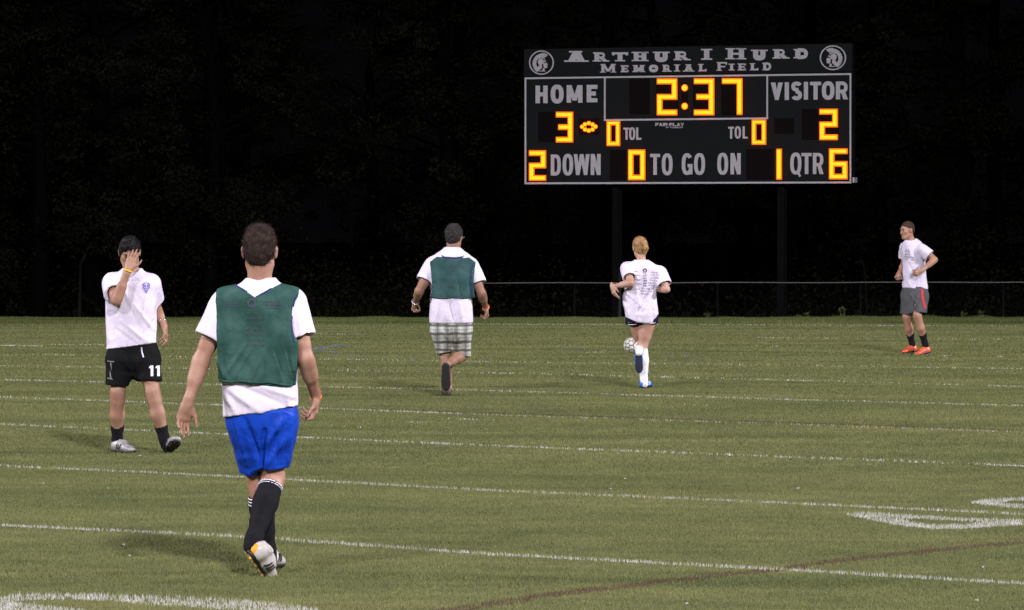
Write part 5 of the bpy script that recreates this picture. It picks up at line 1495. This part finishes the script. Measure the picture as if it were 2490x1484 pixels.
shortleg(S_, hipL, J(1541, 788, .07), .097, .092, .04, (-.1, .3, -1)); shortleg(S_, hipR, J(1577, 786, .0), .099, .094, .04, (.05, 0, -1))
so = f.part('shorts', S_, C_navy, 1, None, 36, .003, 12)
tube_on(so, f.base, so, [(1527, 789), (1535, 790), (1545, 789), (1550, 787)], .005, C_tee, 'hem_trim'); tube_on(so, f.base, so, [(1560, 787), (1575, 788), (1590, 786), (1597, 783)], .005, C_tee, 'hem_trim')
sock(f.root, f.base, knR, anR, .0, .96, C_sockw, .0065); sock(f.root, f.base, knL, anL, .12, .86, C_sockw, .0065, np.array([0, 0, 1.0]))
boot(f.root, f.base, J(1553, 852, -.19), J(1553, 915, -.17), (.05, 1, .05), (L_blue, L_navy), s=.93, studm=L_black, heelcap=L_navy)
boot(f.root, f.base, J(1561, 944, -.05), J(1581, 939, .18), (0, 0, 1), (L_blue, L_navy), s=.93, stripes=L_white)

# ================================================================== far player in grey shorts
f = Fig(59.7, 2228, 'far player in white printed tee, grey shorts with red stripe and red boots, looking left'); J = f.J
hc = J(2206, 561, -.02); HR = frame_from((-1, -.62, -.04), (-.06, 0, 1))
shL, elL, wrL = J(2200, 602, .10), J(2199, 640, .17), J(2186, 664, .0)
shR, elR, wrR = J(2241, 607, -.10), J(2273, 632, -.16), J(2240, 660, -.30)
hipL, knL, anL = J(2211, 703, .04), J(2205, 772, -.02), J(2218, 838, .12)
hipR, knR, anR = J(2234, 706, .0), J(2231, 770, -.16), J(2250, 838, -.04)
B = f.box(2160, 2295, 528, 874, -.62, .45, .0078)
tk = [(588, 2216, 12, .065, 0, 40), (595, 2219, 24, .09, 0, 35), (610, 2222, 29, .11, 0, 30), (650, 2224, 26, .10, 0, 25), (690, 2226, 27, .11, 0, 20), (712, 2225, 27, .11, 0, 20)]
B.add(loft(f.keys(tk))); head_prims(B, hc, HR, 1.0, J(2216, 592, .0), .056)
for a in ((shL, elL, wrL), (shR, elR, wrR)): arm(B, *a, k=.95)
leg(B, hipL, knL, anL, .98); leg(B, hipR, knR, anR, .98)
hand(B, wrL, J(2180, 674, -.06) - wrL, (.5, .6, .3), 1, s=1.05, curls=[(1.2, 1.3, .8)] * 4, thumb_in=.9)
hand(B, wrR, J(2228, 667, -.34) - wrR, (.1, .9, .4), -1, s=1.05, curls=[(1.1, 1.3, .8)] * 4, thumb_in=.9)
body = f.part('body', B, S_e); face_parts(body, hc, HR, f.base)
hair(body, f.base, hc, HR, H_short, 1.0, (.004, .003, .008), (.66, .012), .0065, 900, .012, (0, .1, .4), 23, rough=.002)
T = f.box(2165, 2290, 572, 712, -.42, .42, .0085)
T.add(loft(f.keys([(580, 2216, 13, .075, 0, 40), (587, 2218, 22, .095, 0, 35), (597, 2220, 28, .115, 0, 32), (612, 2221, 30, .125, 0, 30), (650, 2223, 28, .125, 0, 26), (690, 2224, 30.5, .135, 0, 22), (710, 2225, 31.5, .140, 0, 20)])))
sleeve(T, shL, elL, .080, .088, .68, .05); sleeve(T, shR, elR, .082, .090, .62, .05)
T.cut(cone(J(2212, 566, -.02), J(2214, 583, -.03), .09, .060), .01)
T.clip(halfspace(J(2224, 702), (-.07, 0, -1)))
tee = f.part('t_shirt', T, C_tee2, 1, None, 44, .006, 12, [((2214, 618), (2240, 652), .006, .020), ((2206, 640), (2222, 668), -.006, .018), ((2200, 670), (2212, 698), .008, .016), ((2222, 660), (2226, 698), -.008, .014), ((2235, 650), (2240, 695), .006, .014)])
tx = []
for y_, x0, x1, t_ in ((607, 2202, 2212, 'ALL'), (612, 2200, 2213, 'FOR'), (618, 2200, 2214, 'ONE'), (624, 2198, 2226, 'MEMORIAL'), (630, 2200, 2224, 'SOCCER')): tx += word(t_, x0, x1, y_ - 2.2, y_ + 2.2, 1.3, shear=.10)
decal(tee, f.base, tee, tx, C_printg, 'chest_print', .004, 4)
S_ = f.box(2175, 2275, 690, 780, -.42, .42, .0085)
S_.add(loft(f.keys([(696, 2225, 31, .13, 0, 20), (715, 2225, 32, .13, 0, 20), (728, 2224, 30, .12, -.02, 20), (745, 2222, 20, .09, -.05, 20), (758, 2221, 13, .07, -.07, 20)])))
shortleg(S_, J(2211, 722, .03), J(2206, 765, -.0), .110, .100, .07, (-.05, 0, -1)); shortleg(S_, J(2237, 722, -.05), J(2236, 761, -.13), .112, .104, .07, (-.1, -.1, -1))
so = f.part('shorts', S_, C_grey, 1, None, 46, .005, 11, [((2221, 725), (2220, 765), -.02, .012), ((2210, 715), (2225, 735), .01, .014)])
decal(so, f.base, so, [strip([(2242, 703), (2243, 720), (2246, 735), (2250, 750)], 5.0)], C_redst, 'side_stripe', .004, 4)
sock(f.root, f.base, knL, anL, .58, .98, C_sockk, .0075, np.array([1, .6, 0])); sock(f.root, f.base, knR, anR, .60, .98, C_sockk, .0075, np.array([1, .6, 0]))
boot(f.root, f.base, J(2230, 855, .16), J(2188, 862, -.04), (-.25, 0, 1), (L_red, L_black), s=1.0, stripes=L_silver, heelcap=L_black, studm=L_silver)
boot(f.root, f.base, J(2262, 858, .0), J(2225, 867, -.18), (-.22, 0, 1), (L_red, L_black), s=1.0, stripes=L_silver, heelcap=L_black, studm=L_silver)

# ================================================================== ball
bc_ = G(1534, 860.0); bc_ = P(1534, 843, bc_[1]); br = .1035; bc_[2] = br + .012
M_ballw = mat('ball panel', (.52, .51, .46), .4, spec=.5, noise=(14, (.40, .39, .34), .4, .65)); M_seam = mat('ball seam', (.035, .035, .035), .7)
bm = bmesh.new(); bmesh.ops.create_icosphere(bm, subdivisions=1, radius=1)
bmesh.ops.bevel(bm, geom=bm.verts[:], offset=.3333 * 1.05146, offset_type='OFFSET', affect='VERTICES', segments=1)
ball = empty('football', bc_, 'white football with dark seams rolling just ahead of the running woman', 'ball')
V, F = sphere(bc_, br * .968, 20, 14); link_mesh('bladder', V, F, M_seam, ball, bc_, True)
rotb = Matrix.Rotation(.6, 3, 'X') @ Matrix.Rotation(.4, 3, 'Z')
for fc_ in bm.faces:
    cs = [rotb @ v.co for v in fc_.verts]; cen = sum(cs, Vector()) / len(cs); n_ = len(cs)
    rings = []
    for t in (.86, .80, .45):
        rr = br * (1.0 if t < .85 else .965)
        rings.append([np.array(((cen + (c - cen) * t).normalized()) * rr) for c in cs])
    V = [bc_ + p for r_ in rings for p in r_] + [bc_ + np.array(cen.normalized()) * br]
    F = [(k * n_ + i, k * n_ + (i + 1) % n_, (k + 1) * n_ + (i + 1) % n_, (k + 1) * n_ + i) for k in range(2) for i in range(n_)] + [(2 * n_ + i, 2 * n_ + (i + 1) % n_, 3 * n_) for i in range(n_)]
    link_mesh('panel', V, F, M_ballw, ball, bc_, True)
bm.free()

# bits of torn turf and paper on the field
M_scrap = mat('pale turf scrap', (.36, .35, .30), .8)
for k, (px, py) in enumerate(((300, 1330), (315, 1357), (340, 1112), (262, 1192), (1670, 1474), (2375, 1466), (1940, 1192), (1520, 1168), (105, 1180), (2390, 1385), (1200, 1025), (1930, 805), (1485, 1193))):
    g_ = G(px, py); r_ = random.Random(k); s_ = r_.uniform(.003, .006); a_ = r_.uniform(0, 3)
    mb = MB(); R_ = np.array([[math.cos(a_), math.sin(a_), .1], [-math.sin(a_), math.cos(a_), .2], [0, -.2, 1]])
    mb.box(g_ + [0, 0, .013], (s_ * 1.8, s_ * .6, .003), R_); mb.box(g_ + [s_, s_ * .6, .015], (s_ * .7, s_ * .4, .003), R_.T)
    o = mb.build('turf_scrap', M_scrap, None, g_); o['label'] = 'tiny pale scrap lying on the turf'; o['category'] = 'scrap'; o['group'] = 'tiny pale scraps scattered on the turf'
